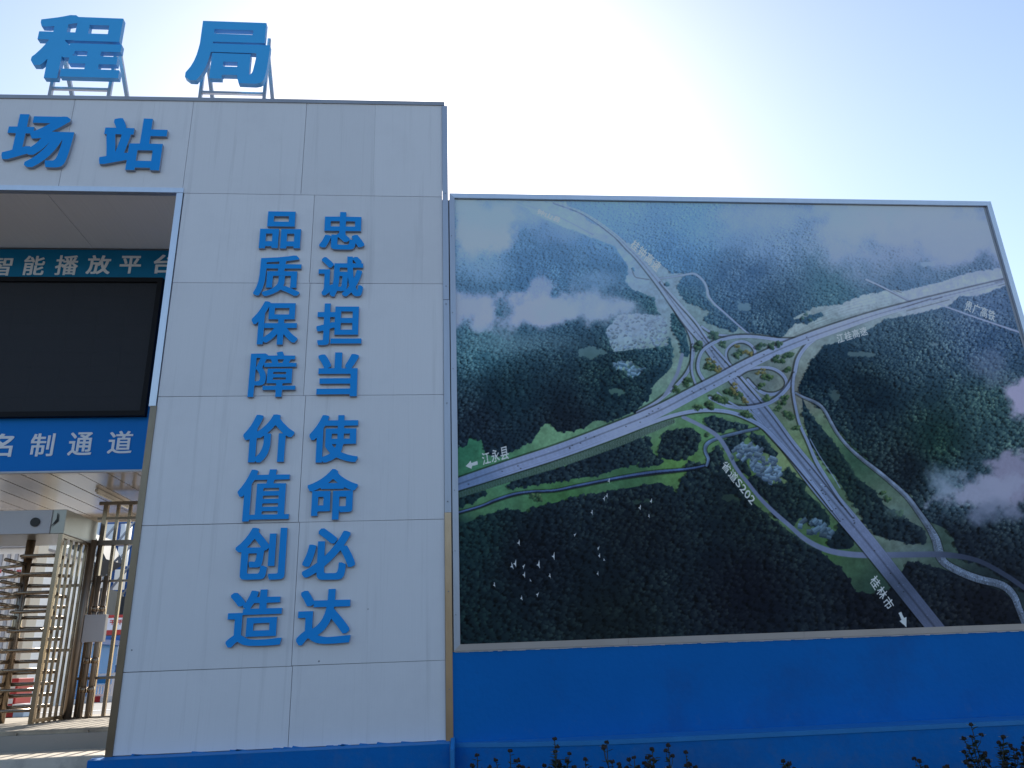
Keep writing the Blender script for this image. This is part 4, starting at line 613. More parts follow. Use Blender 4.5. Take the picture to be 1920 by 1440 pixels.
    # NW - SE expressway
    rd([(1040, 380, 2), (1095, 400, 4), (1150, 438, 6), (1176, 463, 8), (1197, 484, 9), (1235, 530, 12), (1262, 567, 14), (1290, 605, 15), (1320, 640, 16), (1350, 680, 17), (1395, 735, 19), (1425, 770, 24), (1455, 808, 27), (1490, 852, 29), (1530, 902, 33), (1580, 962, 33), (1630, 1022, 32), (1680, 1085, 31), (1720, 1135, 31), (1772, 1200, 31)], 1.0, True, 5, 2.5, True)
    rd([(1240, 530, 4), (1275, 570, 5), (1305, 604, 5), (1332, 642, 5), (1375, 690, 5), (1410, 730, 6), (1448, 775, 6), (1490, 832, 7), (1530, 880, 7), (1556, 914, 5), (1580, 946, 3)], 1.03, True, 0, 2.5)
    # loops and direct ramps
    rd([(1535, 632, 7), (1500, 637, 7), (1462, 637, 7), (1430, 633, 7), (1406, 631, 7), (1378, 632, 7), (1350, 638, 7), (1331, 647, 7), (1316, 660, 7), (1309, 681, 7), (1311, 698, 7), (1322, 716, 7)], 1.05, True, 0, 3)
    rd([(1385, 703, 6), (1402, 693, 6), (1425, 689, 6), (1449, 691, 6.5), (1467, 702, 7), (1475, 717, 7), (1469, 731, 7), (1451, 739, 7), (1432, 737, 7), (1416, 727, 6), (1402, 712, 6)], 1.02, True, 0, 2.5)
    rd([(1560, 618, 8), (1528, 636, 8), (1509, 653, 8), (1496, 674, 8), (1490, 700, 8), (1482, 719, 8), (1468, 737, 8), (1449, 752, 8), (1425, 761, 8), (1397, 765, 8), (1369, 762, 8), (1350, 756, 7), (1331, 746, 7)], 1.05, True, 0, 3.5)
    rd([(1489, 702, 6), (1487, 730, 6), (1492, 764, 6), (1500, 796, 6), (1515, 829, 6.5), (1532, 868, 8), (1552, 900, 7), (1575, 935, 6), (1600, 968, 4)], 1.03, True, 0, 3)
    rd([(1345, 736, 4), (1365, 752, 4), (1390, 766, 4)], 1, True); rd([(1405, 770, 6), (1422, 788, 7), (1440, 812, 7), (1475, 850, 7), (1510, 892, 6), (1545, 935, 5), (1575, 975, 3)], 1.02, True, 0, 2)
    # south frontage and retaining lattice
    P = smooth([(850, 930, 14), (950, 898, 15), (1050, 868, 15), (1150, 834, 14), (1210, 810, 12), (1262, 790, 8)]); D, Wd, T = line_dist(P, 14); m = (np.abs(D) < Wd/2)
    lat = ((T+D*.6) % 3.2 < 1.7) ^ ((D % 3.4) < 1.5)
    gcol = gnd*.55; lcol = gnd*.45+road*.45; img[m] = np.where(lat[..., None], lcol, gcol)[m]
    rd([(850, 920, 6), (950, 888, 7), (1050, 856, 7), (1150, 820, 7), (1215, 795, 7), (1262, 779, 7), (1300, 771, 7), (1335, 769, 7), (1370, 773, 7), (1400, 784, 7), (1432, 802, 7), (1460, 830, 8), (1490, 864, 8), (1525, 908, 6), (1560, 955, 4)], 1.08, True, 0, 2.5)
    # E - W expressway on top
    rd([(845, 913, 23), (950, 876, 22), (1050, 843, 22), (1150, 805, 22), (1230, 773, 23), (1300, 737, 22), (1350, 711, 21), (1400, 684, 20), (1460, 656, 19), (1520, 632, 18), (1580, 611, 17), (1640, 591, 14), (1700, 574, 12), (1760, 558, 10), (1830, 541, 9), (1900, 524, 8)], 1.05, True, 5, -3, True)
    for a, b in (((1690, 578), (1745, 560)), ((1700, 583), (1780, 562)), ((1750, 562), (1767, 557)), ((1865, 530), (1892, 523)), ((1872, 536), (1892, 530)), ((1640, 533), (1707, 566)), ((1680, 545), (1690, 549))):
        D, Wd, T = line_dist([(*a, 1), (*b, 1)], 2); img[np.abs(D) < 1.0] *= .68
    # ---- interchange planting
    for (x, y_, r) in ((1340, 629, 9), (1311, 650, 9), (1312, 645, 7), (1354, 646, 8), (1426, 648, 9), (1446, 650, 8), (1460, 645, 7), (1455, 675, 9), (1468, 678, 8), (1482, 664, 9), (1475, 668, 8), (1478, 695, 8), (1287, 717, 8), (1290, 712, 8), (1271, 732, 8), (1388, 662, 8), (1382, 668, 8), (1332, 685, 8), (1338, 692, 7), (1325, 690, 6), (1436, 706, 9), (1428, 722, 7), (1445, 708, 7), (1365, 733, 9), (1375, 738, 8), (1384, 742, 8), (1345, 745, 9), (1360, 752, 8), (1352, 748, 8), (1438, 747, 8), (1328, 758, 9), (1334, 762, 8), (1310, 763, 8), (1398, 776, 9), (1404, 780, 7), (1468, 755, 8), (1472, 745, 7), (1460, 766, 7), (1478, 778, 9), (1484, 784, 7), (1493, 803, 7), (1325, 816, 6), (1250, 534, 7), (1188, 505, 4), (1008, 930, 8), (1015, 935, 6), (1505, 596, 5), (1520, 600, 5), (1510, 590, 4), (1655, 925, 7), (1663, 935, 7), (1690, 962, 7)):
        iy, ix = int((y_-BY0)*S), int((x-BX0)*S); g_ = np.array([34, 56, 48])/255; l_ = np.array([84, 108, 78])/255
        k = max(0, min(1, (y_-500)/200)); g_ = g_*k+dark[iy, ix]*(1-k); l_ = l_*k+lite[iy, ix]*(1-k)
        for _ in range(7): put(x+rng.normal()*r*.38, y_+rng.normal()*r*.32, r*.42, g_, l_, rng.uniform(.6, 1.1))
    for (x, y_) in ((1385, 650), (1400, 660), (1408, 662), (1329, 675), (1338, 680), (1350, 690), (1424, 702), (1430, 697), (1377, 727), (1375, 735), (1393, 750), (1396, 752), (1345, 695)):
        for _ in range(5): put(x+rng.normal()*3, y_+rng.normal()*3, 2.4, np.array([70, 76, 58])/255, np.array([128, 122, 84])/255, rng.uniform(.5, 1))
    # villages in the south
    village([(1383, 838), (1392, 830), (1405, 828), (1412, 834), (1430, 846), (1440, 856), (1455, 860), (1465, 880), (1462, 900), (1445, 905), (1425, 893), (1410, 876), (1405, 862), (1370, 862), (1370, 850)], 110, (96, 120, 148), (56, 76, 102), 4.6)
    village([(1500, 985), (1508, 972), (1535, 976), (1560, 990), (1562, 1008), (1548, 1010), (1530, 994), (1520, 1004)], 22, (78, 102, 126), (44, 62, 82), 6)
    # ---- vehicles
    for _ in range(70):
        if rng.random() < .5:
            t = rng.random(); x = 870+t*700; y_ = np.interp(x, [845, 950, 1050, 1150, 1230, 1300, 1400, 1520, 1640], [918, 881, 845, 806, 773, 737, 684, 632, 591])+rng.uniform(-8, 8)*(1-.4*t)
        else:
            y_ = rng.uniform(600, 1180); x = np.interp(y_, [567, 640, 735, 808, 902, 1022, 1135, 1200], [1262, 1320, 1395, 1455, 1530, 1630, 1720, 1772])+rng.uniform(-11, 11)
        iy, ix = int((y_-BY0)*S), int((x-BX0)*S); k = rng.random() < .75
        img[iy:iy+2, ix:ix+4] = img[iy:iy+2, ix:ix+4]*(.3 if k else 1.35)
    # ---- cloud and mist
    C1 = fbm(HH, WW, 110, 6, 31, .55); C2 = fbm(HH, WW, 50, 5, 33, .6)
    def fog(cx, cy, rx, ry, col, dens, sharp=3.0, nz_=1.1):
        d = np.sqrt(((XX-cx)/rx)**2+((YY-cy)/ry)**2)
        a = np.clip((1.0-d+(C1-.5)*nz_+(C2-.5)*nz_*.6)*sharp, 0, 1); a = a*a*(3-2*a)*dens
        img[:] = img*(1-a[..., None])+np.array(col)/255*a[..., None]
    PK = (146, 156, 190)
    fog(900, 425, 78, 66, (152, 164, 200), .97, 2.0, 1.3); fog(940, 395, 150, 44, (140, 162, 204), .6, 1.4); fog(1060, 425, 90, 45, (136, 160, 198), .45, 1.2)
    fog(880, 580, 78, 40, PK, .92, 1.7, 1.6); fog(1010, 588, 125, 42, PK, .95, 1.7, 1.6); fog(1012, 545, 30, 34, PK, .7, 2, 1.5); fog(1090, 582, 100, 42, (138, 154, 184), .85, 1.4, 1.6); fog(1195, 610, 70, 30, (126, 144, 172), .35, 1.0, 1.5); fog(990, 640, 200, 36, (105, 135, 155), .35, 1.0, 1.5); fog(1120, 520, 60, 30, (112, 142, 178), .5, 1.2, 1.5)
    fog(1700, 405, 260, 78, (144, 153, 184), .98, 1.3, 1.3); fog(1820, 450, 130, 80, (140, 149, 180), .95, 1.4, 1.3); fog(1560, 440, 120, 65, (140, 154, 186), .75, 1.1, 1.4); fog(1470, 410, 140, 46, (130, 152, 190), .5, 1.2); fog(1700, 490, 190, 50, (120, 134, 164), .45, 1.0, 1.8)
    fog(1500, 395, 200, 30, (136, 156, 194), .6, 1.2, 1.4); fog(1780, 470, 160, 46, (136, 146, 178), .7, 1.0, 1.8); fog(1380, 450, 120, 40, (118, 148, 186), .35, .9, 1.8); fog(900, 500, 90, 36, (112, 142, 178), .45, 1.0, 1.6)
    fog(1885, 480, 60, 50, (138, 148, 182), .8, 1.5)
    fog(1925, 748, 74, 50, (140, 141, 174), .96, 2.0, 1.7); fog(1860, 700, 70, 50, (105, 118, 148), .4, 1.1, 1.5)
    fog(1900, 900, 60, 66, (118, 120, 150), .9, 1.8, 1.8); fog(1825, 928, 90, 46, (122, 130, 158), .95, 1.8, 1.8); fog(1775, 905, 54, 44, (104, 124, 148), .65, 1.4, 1.8); fog(1850, 962, 100, 32, (84, 96, 122), .7, 1.2, 1.5); fog(1690, 960, 36, 16, (84, 108, 112), .5, 1.2, 1.5); fog(1730, 1030, 70, 16, (74, 92, 110), .3, 1.2); fog(1660, 1115, 60, 60, (24, 34, 42), .4, 1.0)
    # general distance haze towards the top of the sheet
    a = np.clip((690-YY)/330, 0, 1)**1.2*.46
    a = np.broadcast_to(a, (HH, WW))[..., None]; img[:] = img*(1-a)+np.array([132, 160, 203])/255*a
    # ink spread softens everything a little
    k3 = img.copy(); k3[1:-1, 1:-1] = (img[1:-1, 1:-1]*4+2*(img[:-2, 1:-1]+img[2:, 1:-1]+img[1:-1, :-2]+img[1:-1, 2:])+img[:-2, :-2]+img[2:, 2:]+img[:-2, 2:]+img[2:, :-2])/16; img[:] = k3
    # ---- gulls
    for (x, y_, s_, an) in ((1142, 902, 6, 0), (1133, 935, 6, .2), (1138, 930, 6, 0), (1110, 961, 6, 0), (1200, 952, 7, .1), (1221, 940, 6, .1), (1217, 968, 5, -.1), (1078, 1003, 5, .5), (973, 1018, 7, 0), (1038, 1043, 8, .1), (1122, 1028, 5, .4), (1124, 1042, 6, .1), (1133, 1050, 4, -.5), (960, 1062, 8, -.2), (966, 1057, 8, .1), (982, 1062, 6, .4), (983, 1078, 7, .1), (1010, 1059, 9, 0), (995, 1089, 4, -.5), (1031, 1080, 6, -.1), (927, 1097, 6, -.1), (1008, 1115, 6, .4), (978, 1122, 6, -.1), (1121, 1076, 5, 0)):
        ca, sa = math.cos(an), math.sin(an); q = lambda u, v: (x+(u*ca-v*sa)*s_, y_+(u*sa+v*ca)*s_)
        for PP in ([q(-.45, .05), q(-.1, -.1), q(.25, .15), q(.1, .35), q(-.2, .2)], [q(-.1, .05), q(.12, -1.0), q(.24, -.3), q(.2, .15)], [q(-.1, .1), q(.22, .05), q(.3, .85), q(.12, .5)]):
            mm, ss = raster_poly([PP]); img[ss] = np.where(mm[..., None], np.array([158, 172, 196])/255, img[ss])
    # ---- lettering: every label fills the four given corners (top left, top right, bottom right, bottom left)
    def label(txt, TL, TR, BR, BL, col, al):
        n_ = len(txt); wd = [.62 if c in 'S20' else 1.0 for c in txt]; tot = sum(wd); u0 = 0
        for c, w in zip(txt, wd):
            Ls = loops('L'+c); A = np.concatenate([np.array(L) for L in Ls]); mn, mx_ = A.min(0), A.max(0)
            if c == '广': pass
            pad = .06; out = []
            for L in Ls:
                Q = []
                for (gx, gz) in L:
                    fx = (gx-mn[0])/(mx_[0]-mn[0]); fz = (gz-mn[1])/(mx_[1]-mn[1])
                    if c in 'S20': fz = .10+.80*fz
                    u = (u0+w*(pad+(1-2*pad)*fx))/tot; v = 1-fz
                    Q.append(tuple((1-u)*(1-v)*TL[i]+u*(1-v)*TR[i]+u*v*BR[i]+(1-u)*v*BL[i] for i in (0, 1)))
                out.append(Q)
            mm, ss = raster_poly(out)
            if mm is not None: img[ss] = np.where(mm[..., None], img[ss]*(1-al)+np.array(col)/255*al, img[ss])
            u0 += w
    wht = (178, 188, 208)
    label('江永县', (902, 851), (953, 835.5), (956, 860), (905, 873), wht, .95)
    label('省道S202', (1361, 861), (1419, 935), (1409, 950), (1351, 874), (176, 190, 202), .95)
    label('桂林市', (1642, 1075), (1680, 1135), (1665, 1147), (1629, 1090), (170, 180, 200), .95)
    label('江桂高速', (1567, 628), (1624, 612), (1629, 627), (1571, 645), (182, 194, 216), .95)
    label('贵广高铁', (1812, 562), (1868, 585), (1866, 604), (1807, 581), (176, 188, 212), .95)
    label('桂钟高速', (1190, 447), (1243, 496), (1232, 512), (1180, 462), (200, 218, 240), .95)
    label('钟山县', (1009, 391), (1054, 410), (1049, 419), (1005, 400), (196, 212, 236), .95)
    for PP in ([(873.5, 874.5), (883, 864), (884, 868.5), (895.5, 864.5), (896, 871.5), (885.5, 874), (884.5, 879.5)], [(1685, 1149.5), (1690, 1147.5), (1695.5, 1159), (1700, 1157), (1699.8, 1176.5), (1687, 1165), (1690.5, 1162.5)]):
        mm, ss = raster_poly([PP]); img[ss] = np.where(mm[..., None], np.array([152, 164, 190])/255, img[ss])
    lum = img.mean(2, keepdims=True); img[:] = np.clip(lum+(img-lum)*1.06, 0, 1)
    return img
PRINT = paint()
# board rectangle on the wall
BYF = FY+.004                               # face of the print
bx0, bx1, bz0, bz1 = .105, 6.10, 1.752, 6.238
TW, TH = 1900, 1420
U, V_ = np.meshgrid((np.arange(TW)+.5)/TW, (np.arange(TH)+.5)/TH)
Xw = bx0+U*(bx1-bx0); Zw = bz0+V_*(bz1-bz0)-EYE.z
dotv = lambda v: Xw*v.x+BYF*v.y+Zw*v.z
cf = dotv(CF); PX = 960+FPX*dotv(CR)/cf; PY = 720-FPX*dotv(CU)/cf
fx = np.clip((PX-BX0)*S, 0, WW-1.01); fy_ = np.clip((PY-BY0)*S, 0, HH-1.01); xi = fx.astype(int); yi = fy_.astype(int); fx = (fx-xi)[..., None]; fy_ = (fy_-yi)[..., None]
T_ = (PRINT[yi, xi]*(1-fx)+PRINT[yi, xi+1]*fx)*(1-fy_)+(PRINT[yi+1, xi]*(1-fx)+PRINT[yi+1, xi+1]*fx)*fy_
def s2l(c): return np.where(c <= .04045, c/12.92, ((c+.055)/1.055)**2.4)
def l2s(c): return np.where(c <= .0031308, c*12.92, 1.055*np.power(np.maximum(c, 0), 1/2.4)-.055)
PRINT_WHITE = np.array([.33, .39, .475])     # how bright a pure white print looks there
alb = s2l(T_)/PRINT_WHITE; alb = np.clip(alb*np.minimum(1, .86/alb.max(2, keepdims=True))**.4, .0, .86)   # ink cannot be lighter than the sheet
im = bpy.data.images.new('aerial_print', TW, TH, alpha=False); buf = np.ones((TH, TW, 4), np.float32); buf[..., :3] = l2s(alb)
im.pixels.foreach_set(buf.ravel()); im.update(); im.pack()
pm = bpy.data.materials.new('printed_sheet'); pm.use_nodes = True; n = pm.node_tree; p = n.nodes['Principled BSDF']
ti = n.nodes.new('ShaderNodeTexImage'); ti.image = im; ti.extension = 'EXTEND'; n.links.new(ti.outputs[0], p.inputs['Base Color'])
p.inputs['Roughness'].default_value = .75; p.inputs['Specular IOR Level'].default_value = .12
tc = n.nodes.new('ShaderNodeTexCoord'); nz = n.nodes.new('ShaderNodeTexNoise'); nz.inputs['Scale'].default_value = 1.6; mp = n.nodes.new('ShaderNodeMapping'); mp.inputs['Scale'].default_value = (1.6, 1, .3)
n.links.new(tc.outputs['Object'], mp.inputs[0]); n.links.new(mp.outputs[0], nz.inputs[0]); b = n.nodes.new('ShaderNodeBump'); b.inputs['Distance'].default_value = .01; b.inputs['Strength'].default_value = .35
n.links.new(nz.outputs[0], b.inputs['Height']); n.links.new(b.outputs[0], p.inputs['Normal'])
bb = thing('billboard', 'large framed aerial print of a motorway interchange among wooded hills', 'billboard', ((bx0+bx1)/2, FY, 1.70))
sh = MB().poly([(bx0, BYF, bz0), (bx1, BYF, bz0), (bx1, BYF, bz1), (bx0, BYF, bz1)]).build('printed_sheet', pm, bb)
uv = sh.data.uv_layers.new(name='print'); 
for i, c in enumerate(((0, 0), (1, 0), (1, 1), (0, 1))): uv.data[i].uv = c
MB().box(.079, 6.17, BYF+.002, FY+.10, 1.60, 6.28).build('backing_board', M['galv'], bb)
fz0, fz1, fx0, fx1 = 1.700, 6.300, .072, 6.188
def mitre(P0, P1, name, m):     # outer edge P0->P1, width w towards the inside point
    pass
w_ = .055
y0, y1 = FY-.022, FY+.003
def fpiece(o0, o1, i1, i0, m, lb=None, name='frame_rail'):
    pts = [o0, o1, i1, i0]
    o = MB().quadbox([(x, y0, z) for x, z in pts]+[(x, y1, z) for x, z in pts]).build(name, m, bb)
    o.data.validate()
    bm = bmesh.new(); bm.from_mesh(o.data); bmesh.ops.recalc_face_normals(bm, faces=bm.faces); bm.to_mesh(o.data); bm.free()
    if lb: o['label'] = lb
fpiece((fx0, fz1), (fx1, fz1), (fx1-w_, fz1-w_), (fx0+w_, fz1-w_), M['alu'])
M['bottom_rail'] = mat('dusty_bottom_rail', (.42, .38, .37), .45, metal=.5, var=.15, vscale=3)
xs = [fx0, 1.6, 3.2, 4.7, fx1]
for i in range(4):
    a, b = xs[i]+(.001 if i else 0), xs[i+1]-(.001 if i < 3 else 0)
    fpiece((a, fz0), (b, fz0), (b-(w_ if i == 3 else 0), fz0+w_), (a+(w_ if i == 0 else 0), fz0+w_), M['bottom_rail'])
fpiece((fx0, fz0), (fx0, fz1), (fx0+w_, fz1-w_), (fx0+w_, fz0+w_), M['alu_mid'])
fpiece((fx1, fz0), (fx1, fz1), (fx1-w_, fz1-w_), (fx1-w_, fz0+w_), M['alu'])
for z in (5.78, 4.9, 4.3, 3.1, 2.55, 2.0): MB().ball((fx0+.02, FY-.024, z), .005, 8, 4).build('rivet', M['rivet'], bb)
for x in (.5, 2.0, 3.5, 5.0, 6.0):
    MB().bar((x, FY+.16, 1.1), (x, FY+.16, 6.25), .08).build('support_post', M['galv'], bb)
for z in (2.2, 3.6, 5.0, 6.1): MB().bar((.1, FY+.115, z), (6.17, FY+.115, z), .03, up=(0, 0, 1)).build('support_rail', M['galv'], bb)
# ------------------------------------------------------------------ blue rendered wall below the billboard, its ledge and the planter
wl = thing('retaining_wall', 'bright blue rendered wall below the aerial billboard', 'wall', (5, 7.1, 0))
# face with slightly wavy top edge
wb = MB(); NX = 80; xs = [.045+i*(10.5/NX) for i in range(NX+1)]
tz = [1.694+random.uniform(-.006, .006) for _ in xs]
for i in range(NX+1):
    wb.v += [(xs[i] + (0 if i else 0), FY-.006, .982), (xs[i], FY-.006, tz[i]), (xs[i], FY+.25, tz[i]), (xs[i], FY+.25, .982)]
for i in range(NX):
    a = 4*i; b_ = a+4
    for q in ((a, b_, b_+1, a+1), (a+1, b_+1, b_+2, a+2), (a+2, b_+2, b_+3, a+3)): wb.f.append(list(q)); wb.m.append(0)
wb.f.append([0, 1, 2, 3]); wb.m.append(0); e = 4*NX; wb.f.append([e+3, e+2, e+1, e]); wb.m.append(0)
wb.build('wall_face', M['blue_wall'], wl)
# ragged caulk bead along the bottom rail of the frame
cb = MB()
for i in range(150):
    x = .08+i*.041; h = random.uniform(.002, .007)
    cb.quadbox([(x, FY-.012, 1.694-h), (x+.041, FY-.012, 1.694-h+random.uniform(-.002, .002)), (x+.041, FY-.005, 1.694-h), (x, FY-.005, 1.694-h), (x, FY-.012, 1.699), (x+.041, FY-.012, 1.699), (x+.041, FY-.005, 1.699), (x, FY-.005, 1.699)])
cb.build('sealant_bead', M['caulk'], wl)
# overpainted ragged left end (strip of bare board beside the corner strip)
rg = MB()
zs = [1.0+i*.023 for i in range(31)]
xe = [.040+.012*math.sin(i*.35)+random.uniform(-.003, .003) for i in range(31)]
xe = [min(max(x, .02), .062) for x in xe]
# plinth: deep ledge that narrows to nothing at the pillar
pl = thing('planter_wall', 'dark blue low plinth with a lighter ledge running under the billboard wall', 'wall', (5, 6.8, 0))
P = [(.05, FY-.005), (.55, FY-.20), (1.15, FY-.36), (1.9, FY-.40), (11, FY-.41), (11, FY+.0), (.05, FY+.0)]
LZ = .985
tb = MB()
n_ = len(P); tb.v += [(x, y, LZ) for x, y in P]+[(x, y, LZ-.035) for x, y in P]
tb.f.append(list(range(n_))); tb.m.append(0)
for i in range(n_): tb.f.append([i, i+n_, (i+1) % n_+n_, (i+1) % n_]); tb.m.append(0)
tb.build('ledge', M['blue_ledge'], pl)
fb = MB(); Q = [(x, y+.006 if y < 6.99 else y) for x, y in P]
fb.v += [(x, y, LZ-.036) for x, y in Q]+[(x, y, 0) for x, y in Q]
for i in range(n_): fb.f.append([i, i+n_, (i+1) % n_+n_, (i+1) % n_]); fb.m.append(0)
fb.build('plinth_face', M['blue_wall'], pl)
# blue base under the white pillar, with the fin at its right end
cbm = thing('pillar_base', 'blue rendered base under the white pillar', 'wall', (-1.3, 6.9, 0))
MB().box(-2.80, .03, FY-.10, FY+.02, 0, .985).build('base_face', M['blue_wall'], cbm)
MB().quadbox([(-2.80, FY-.10, .986), (.03, FY-.10, .986), (.03, FY-.002, .992), (-2.80, FY-.002, .992), (-2.80, FY-.10, .99), (.03, FY-.10, .99), (.03, FY-.002, 1.003), (-2.80, FY-.002, 1.003)]).build('base_ledge', M['blue_ledge'], cbm)
MB().quadbox([(.032, FY-.18, 0), (.065, FY-.18, 0), (.065, FY-.006, 0), (.032, FY-.006, 0), (.032, FY-.18, .95), (.065, FY-.18, .95), (.075, FY-.006, 1.03), (.04, FY-.006, 1.03)]).build('fin', M['blue_ledge'], cbm)
# blotched paint drips at the foot of the pillar
for i in range(16):
    x = random.uniform(-2.6, -.05); MB().quadbox([(x, FY-.003, 1.002), (x+random.uniform(.03, .16), FY-.003, 1.002), (x+.1, FY+.0, 1.002), (x, FY+.0, 1.002), (x+.01, FY-.003, 1.008+random.random()*.012), (x+.06, FY-.003, 1.01), (x+.06, FY, 1.01), (x+.01, FY, 1.01)]).build('paint_smear', M['blue_ledge'], cbm)
# blue planter edge in front of the steps
pe = thing('planter_edge', 'blue painted kerb in front of the gate steps at the lower left', 'kerb', (-5, 6.9, 0))
MB().box(-11, -2.82, 6.72, 6.98, 0, .93).build('kerb_face', M['blue_wall'], pe, bevel=.01)
# ------------------------------------------------------------------ gate floor and step
FZ = 1.19
st = thing('gate_step', 'worn concrete step and threshold under the turnstile', 'step', (-5, 7.7, 0))
MB().box(-8, -2.72, 7.66, 10.3, .9, FZ).build('threshold', M['concrete'], st, bevel=.008)
MB().box(-8, -2.72, 7.0, 7.655, 0, 1.02).build('lower_step', M['tile'], st, bevel=.01)
for i in range(9):
    x = -7.9+i*.6; MB().box(x, x+.57, 7.645, 7.66, 1.03, 1.172).build('riser_slab', M['concrete'], st)
# ------------------------------------------------------------------ canopy ceiling: separate strips
CZ = 3.634; YB = 10.75
cn = thing('canopy', 'glossy cream strip ceiling above the turnstile', 'canopy', (-5.2, 9.5, CZ))
cn_x0 = at(249, 884, 8.2).x+.289
cn_x = [cn_x0-.289*i for i in range(19)]
for i in range(18):
    a, b_ = cn_x[i+1]+.007, cn_x[i]-.007; dz = random.uniform(0, .003)
    s_ = MB(); ny = 10
    for j in range(ny):
        ya = 8.46+(YB-8.46)*j/ny if j else 8.19; yb = 8.46+(YB-8.46)*(j+1)/ny
        s_.box(a, b_, ya if j else 8.20, yb, CZ+dz, CZ+.012+dz)
    MB().box(a, b_, 8.20, YB, CZ+dz, CZ+.012+dz).build('ceiling_strip', M['ceiling'], cn)
MB().box(-8.6, -2.6, 8.20, YB+.03, CZ+.02, CZ+.14).build('roof_deck', M['dark_steel'], cn)
MB().box(-8.6, -2.6, YB+.031, YB+.06, CZ-.06, CZ+.16).build('rear_fascia', M['cream'], cn)
tl = thing('tube_lamp', 'slim unlit tube lamp fixed under the cream ceiling', 'lamp', (-4.3, 9.2, CZ-.06))
c1 = at(180, 921, 9.0); c2 = at(222, 947, 9.6)
MB().bar((-3.96, 9.0, CZ-.02), (-3.96, 9.95, CZ-.02), .035, .035).build('lamp_body', M['cream'], tl)
MB().tube([(-3.96, 9.03, CZ-.05), (-3.96, 9.92, CZ-.05)], .011).build('tube', M['lamp'], tl)
# ------------------------------------------------------------------ turnstile
TX, TY0, TY1 = -4.06, 8.6, 9.4
M['box_side'] = mat('satin_box_side', (.30, .29, .27), .3, metal=.6, var=.1)
ts = thing('turnstile', 'full height stainless turnstile with a grey top box and rotating arms', 'turnstile', (-5.0, 9.0, FZ))
MB().box(-6.5, TX, TY0, TY1, 3.06, 3.32).build('top_box', M['box_side'], ts, bevel=.006)
MB().box(-6.5, TX-.14, TY0-.012, TY0-.001, 3.065, 3.315).build('front_cover', M['box_white'], ts)
c = at(66, 979, TY0-.02)
MB().tube([(c.x, TY0-.014, c.z), (c.x, TY0-.03, c.z)], .048, 20).build('sensor_window', M['black'], ts)
a1, a2, a3 = at(109, 961, TY0), at(108, 975, TY0), at(92, 990, TY0)
MB().poly([(a1.x, TY0-.0135, a1.z), (a1.x+.012, TY0-.0135, a1.z-.02), (a2.x+.012, TY0-.0135, a2.z-.01), (a3.x, TY0-.0135, a3.z-.01), (a3.x+.02, TY0-.0135, a3.z+.012), (a2.x-.006, TY0-.0135, a2.z+.012)]).build('cover_gap', M['black'], ts)
def post(x, y, r=.022, z1=3.06, name='post', m='steel', par=None, z0=FZ):
    return MB().bar((x, y, z0+.001), (x, y, z1-.001), r*2).build(name, M[m], par or ts)
post(TX-.03, TY0+.03, .021, name='corner_post'); post(TX-.03, TY1-.03, .026, name='corner_post')
for k_ in range(1, 6): post(TX-.03, TY0+.03+k_*.123, .012, name='side_bar')
for z in (FZ+.03, 3.04): MB().bar((TX-.03, TY0+.06, z), (TX-.03, TY1-.07, z), .035, up=(0, 0, 1)).build('side_rail', M['steel'], ts)
pc = at(56, 1030, 9.0); PXX, PYY = pc.x, 9.0
MB().tube([(PXX, PYY, FZ), (PXX, PYY, 3.06)], .045, 16).build('rotor_post', M['steel'], ts, smooth=True)
MB().tube([(PXX, PYY, 2.86), (PXX, PYY, 2.87)], .075, 16).build('rotor_collar', M['steel_dull'], ts)
nz_ = 14
for wing, ang in enumerate((math.radians(28), math.radians(152), math.radians(270))):
    for i in range(nz_):
        z = 1.34+i*.112; r = .44
        MB().tube([(PXX+.04*math.cos(ang), PYY+.04*math.sin(ang), z), (PXX+r*math.cos(ang), PYY+r*math.sin(ang), z)], .019, 8).build('rotor_arm', M['steel'], ts, smooth=True)
# fixed comb between the pole and the right-hand cage
for i in range(9):
    z = 1.32+i*.19
    MB().tube([(TX-.052, TY0+.03, z), (TX-.36, TY0+.03, z), (TX-.41, TY0+.045, z), (TX-.41, TY0+.075, z), (TX-.36, TY0+.09, z), (TX-.052, TY0+.09, z)], .016, 8).build('comb_bar', M['steel'], ts, smooth=True)
# rear frame and left-hand cage
for x in (-4.42, -4.78, -5.14, -5.5): post(x, TY1-.03, .022, name='rear_bar')
for z in (1.9, 2.6): MB().bar((TX-.08, TY1+.0, z), (-5.6, TY1+.0, z), .03, up=(0, 0, 1)).build('rear_rail', M['steel_dull'], ts)
for x in (-5.55, -5.75, -5.95): post(x, TY0+.03, .02, name='front_bar')
# ------------------------------------------------------------------ stainless fence beside the turnstile
fp = thing('fence_panel', 'stainless barred fence between the turnstile and the white pillar', 'fence', (-3.6, 9.4, FZ))
GY = 9.42
def zat(py, Y=GY): return at(215, py, Y).z
zt = [zat(944), zat(972), zat(1018), zat(1089), zat(1270), zat(1345)]
fxs = [at(193, 1000, GY).x+.139*i for i in range(9)]
for i, x in enumerate(fxs): MB().bar((x, GY, zt[5]), (x, GY, zt[0]), .034 if i else .05).build('bar', M['steel'], fp)
for z, w in zip(zt, (.05, .035, .07, .03, .035, .05)):
    MB().bar((TX-.02, GY-.001, z), (-2.75, GY-.001, z), w, w*.8, up=(0, 0, 1)).build('rail', M['steel_dull'], fp)
MB().tube([(TX-.005, GY-.08, FZ), (TX-.005, GY-.08, 3.1)], .045, 12).build('gate_post', M['steel_dull'], fp, smooth=True)
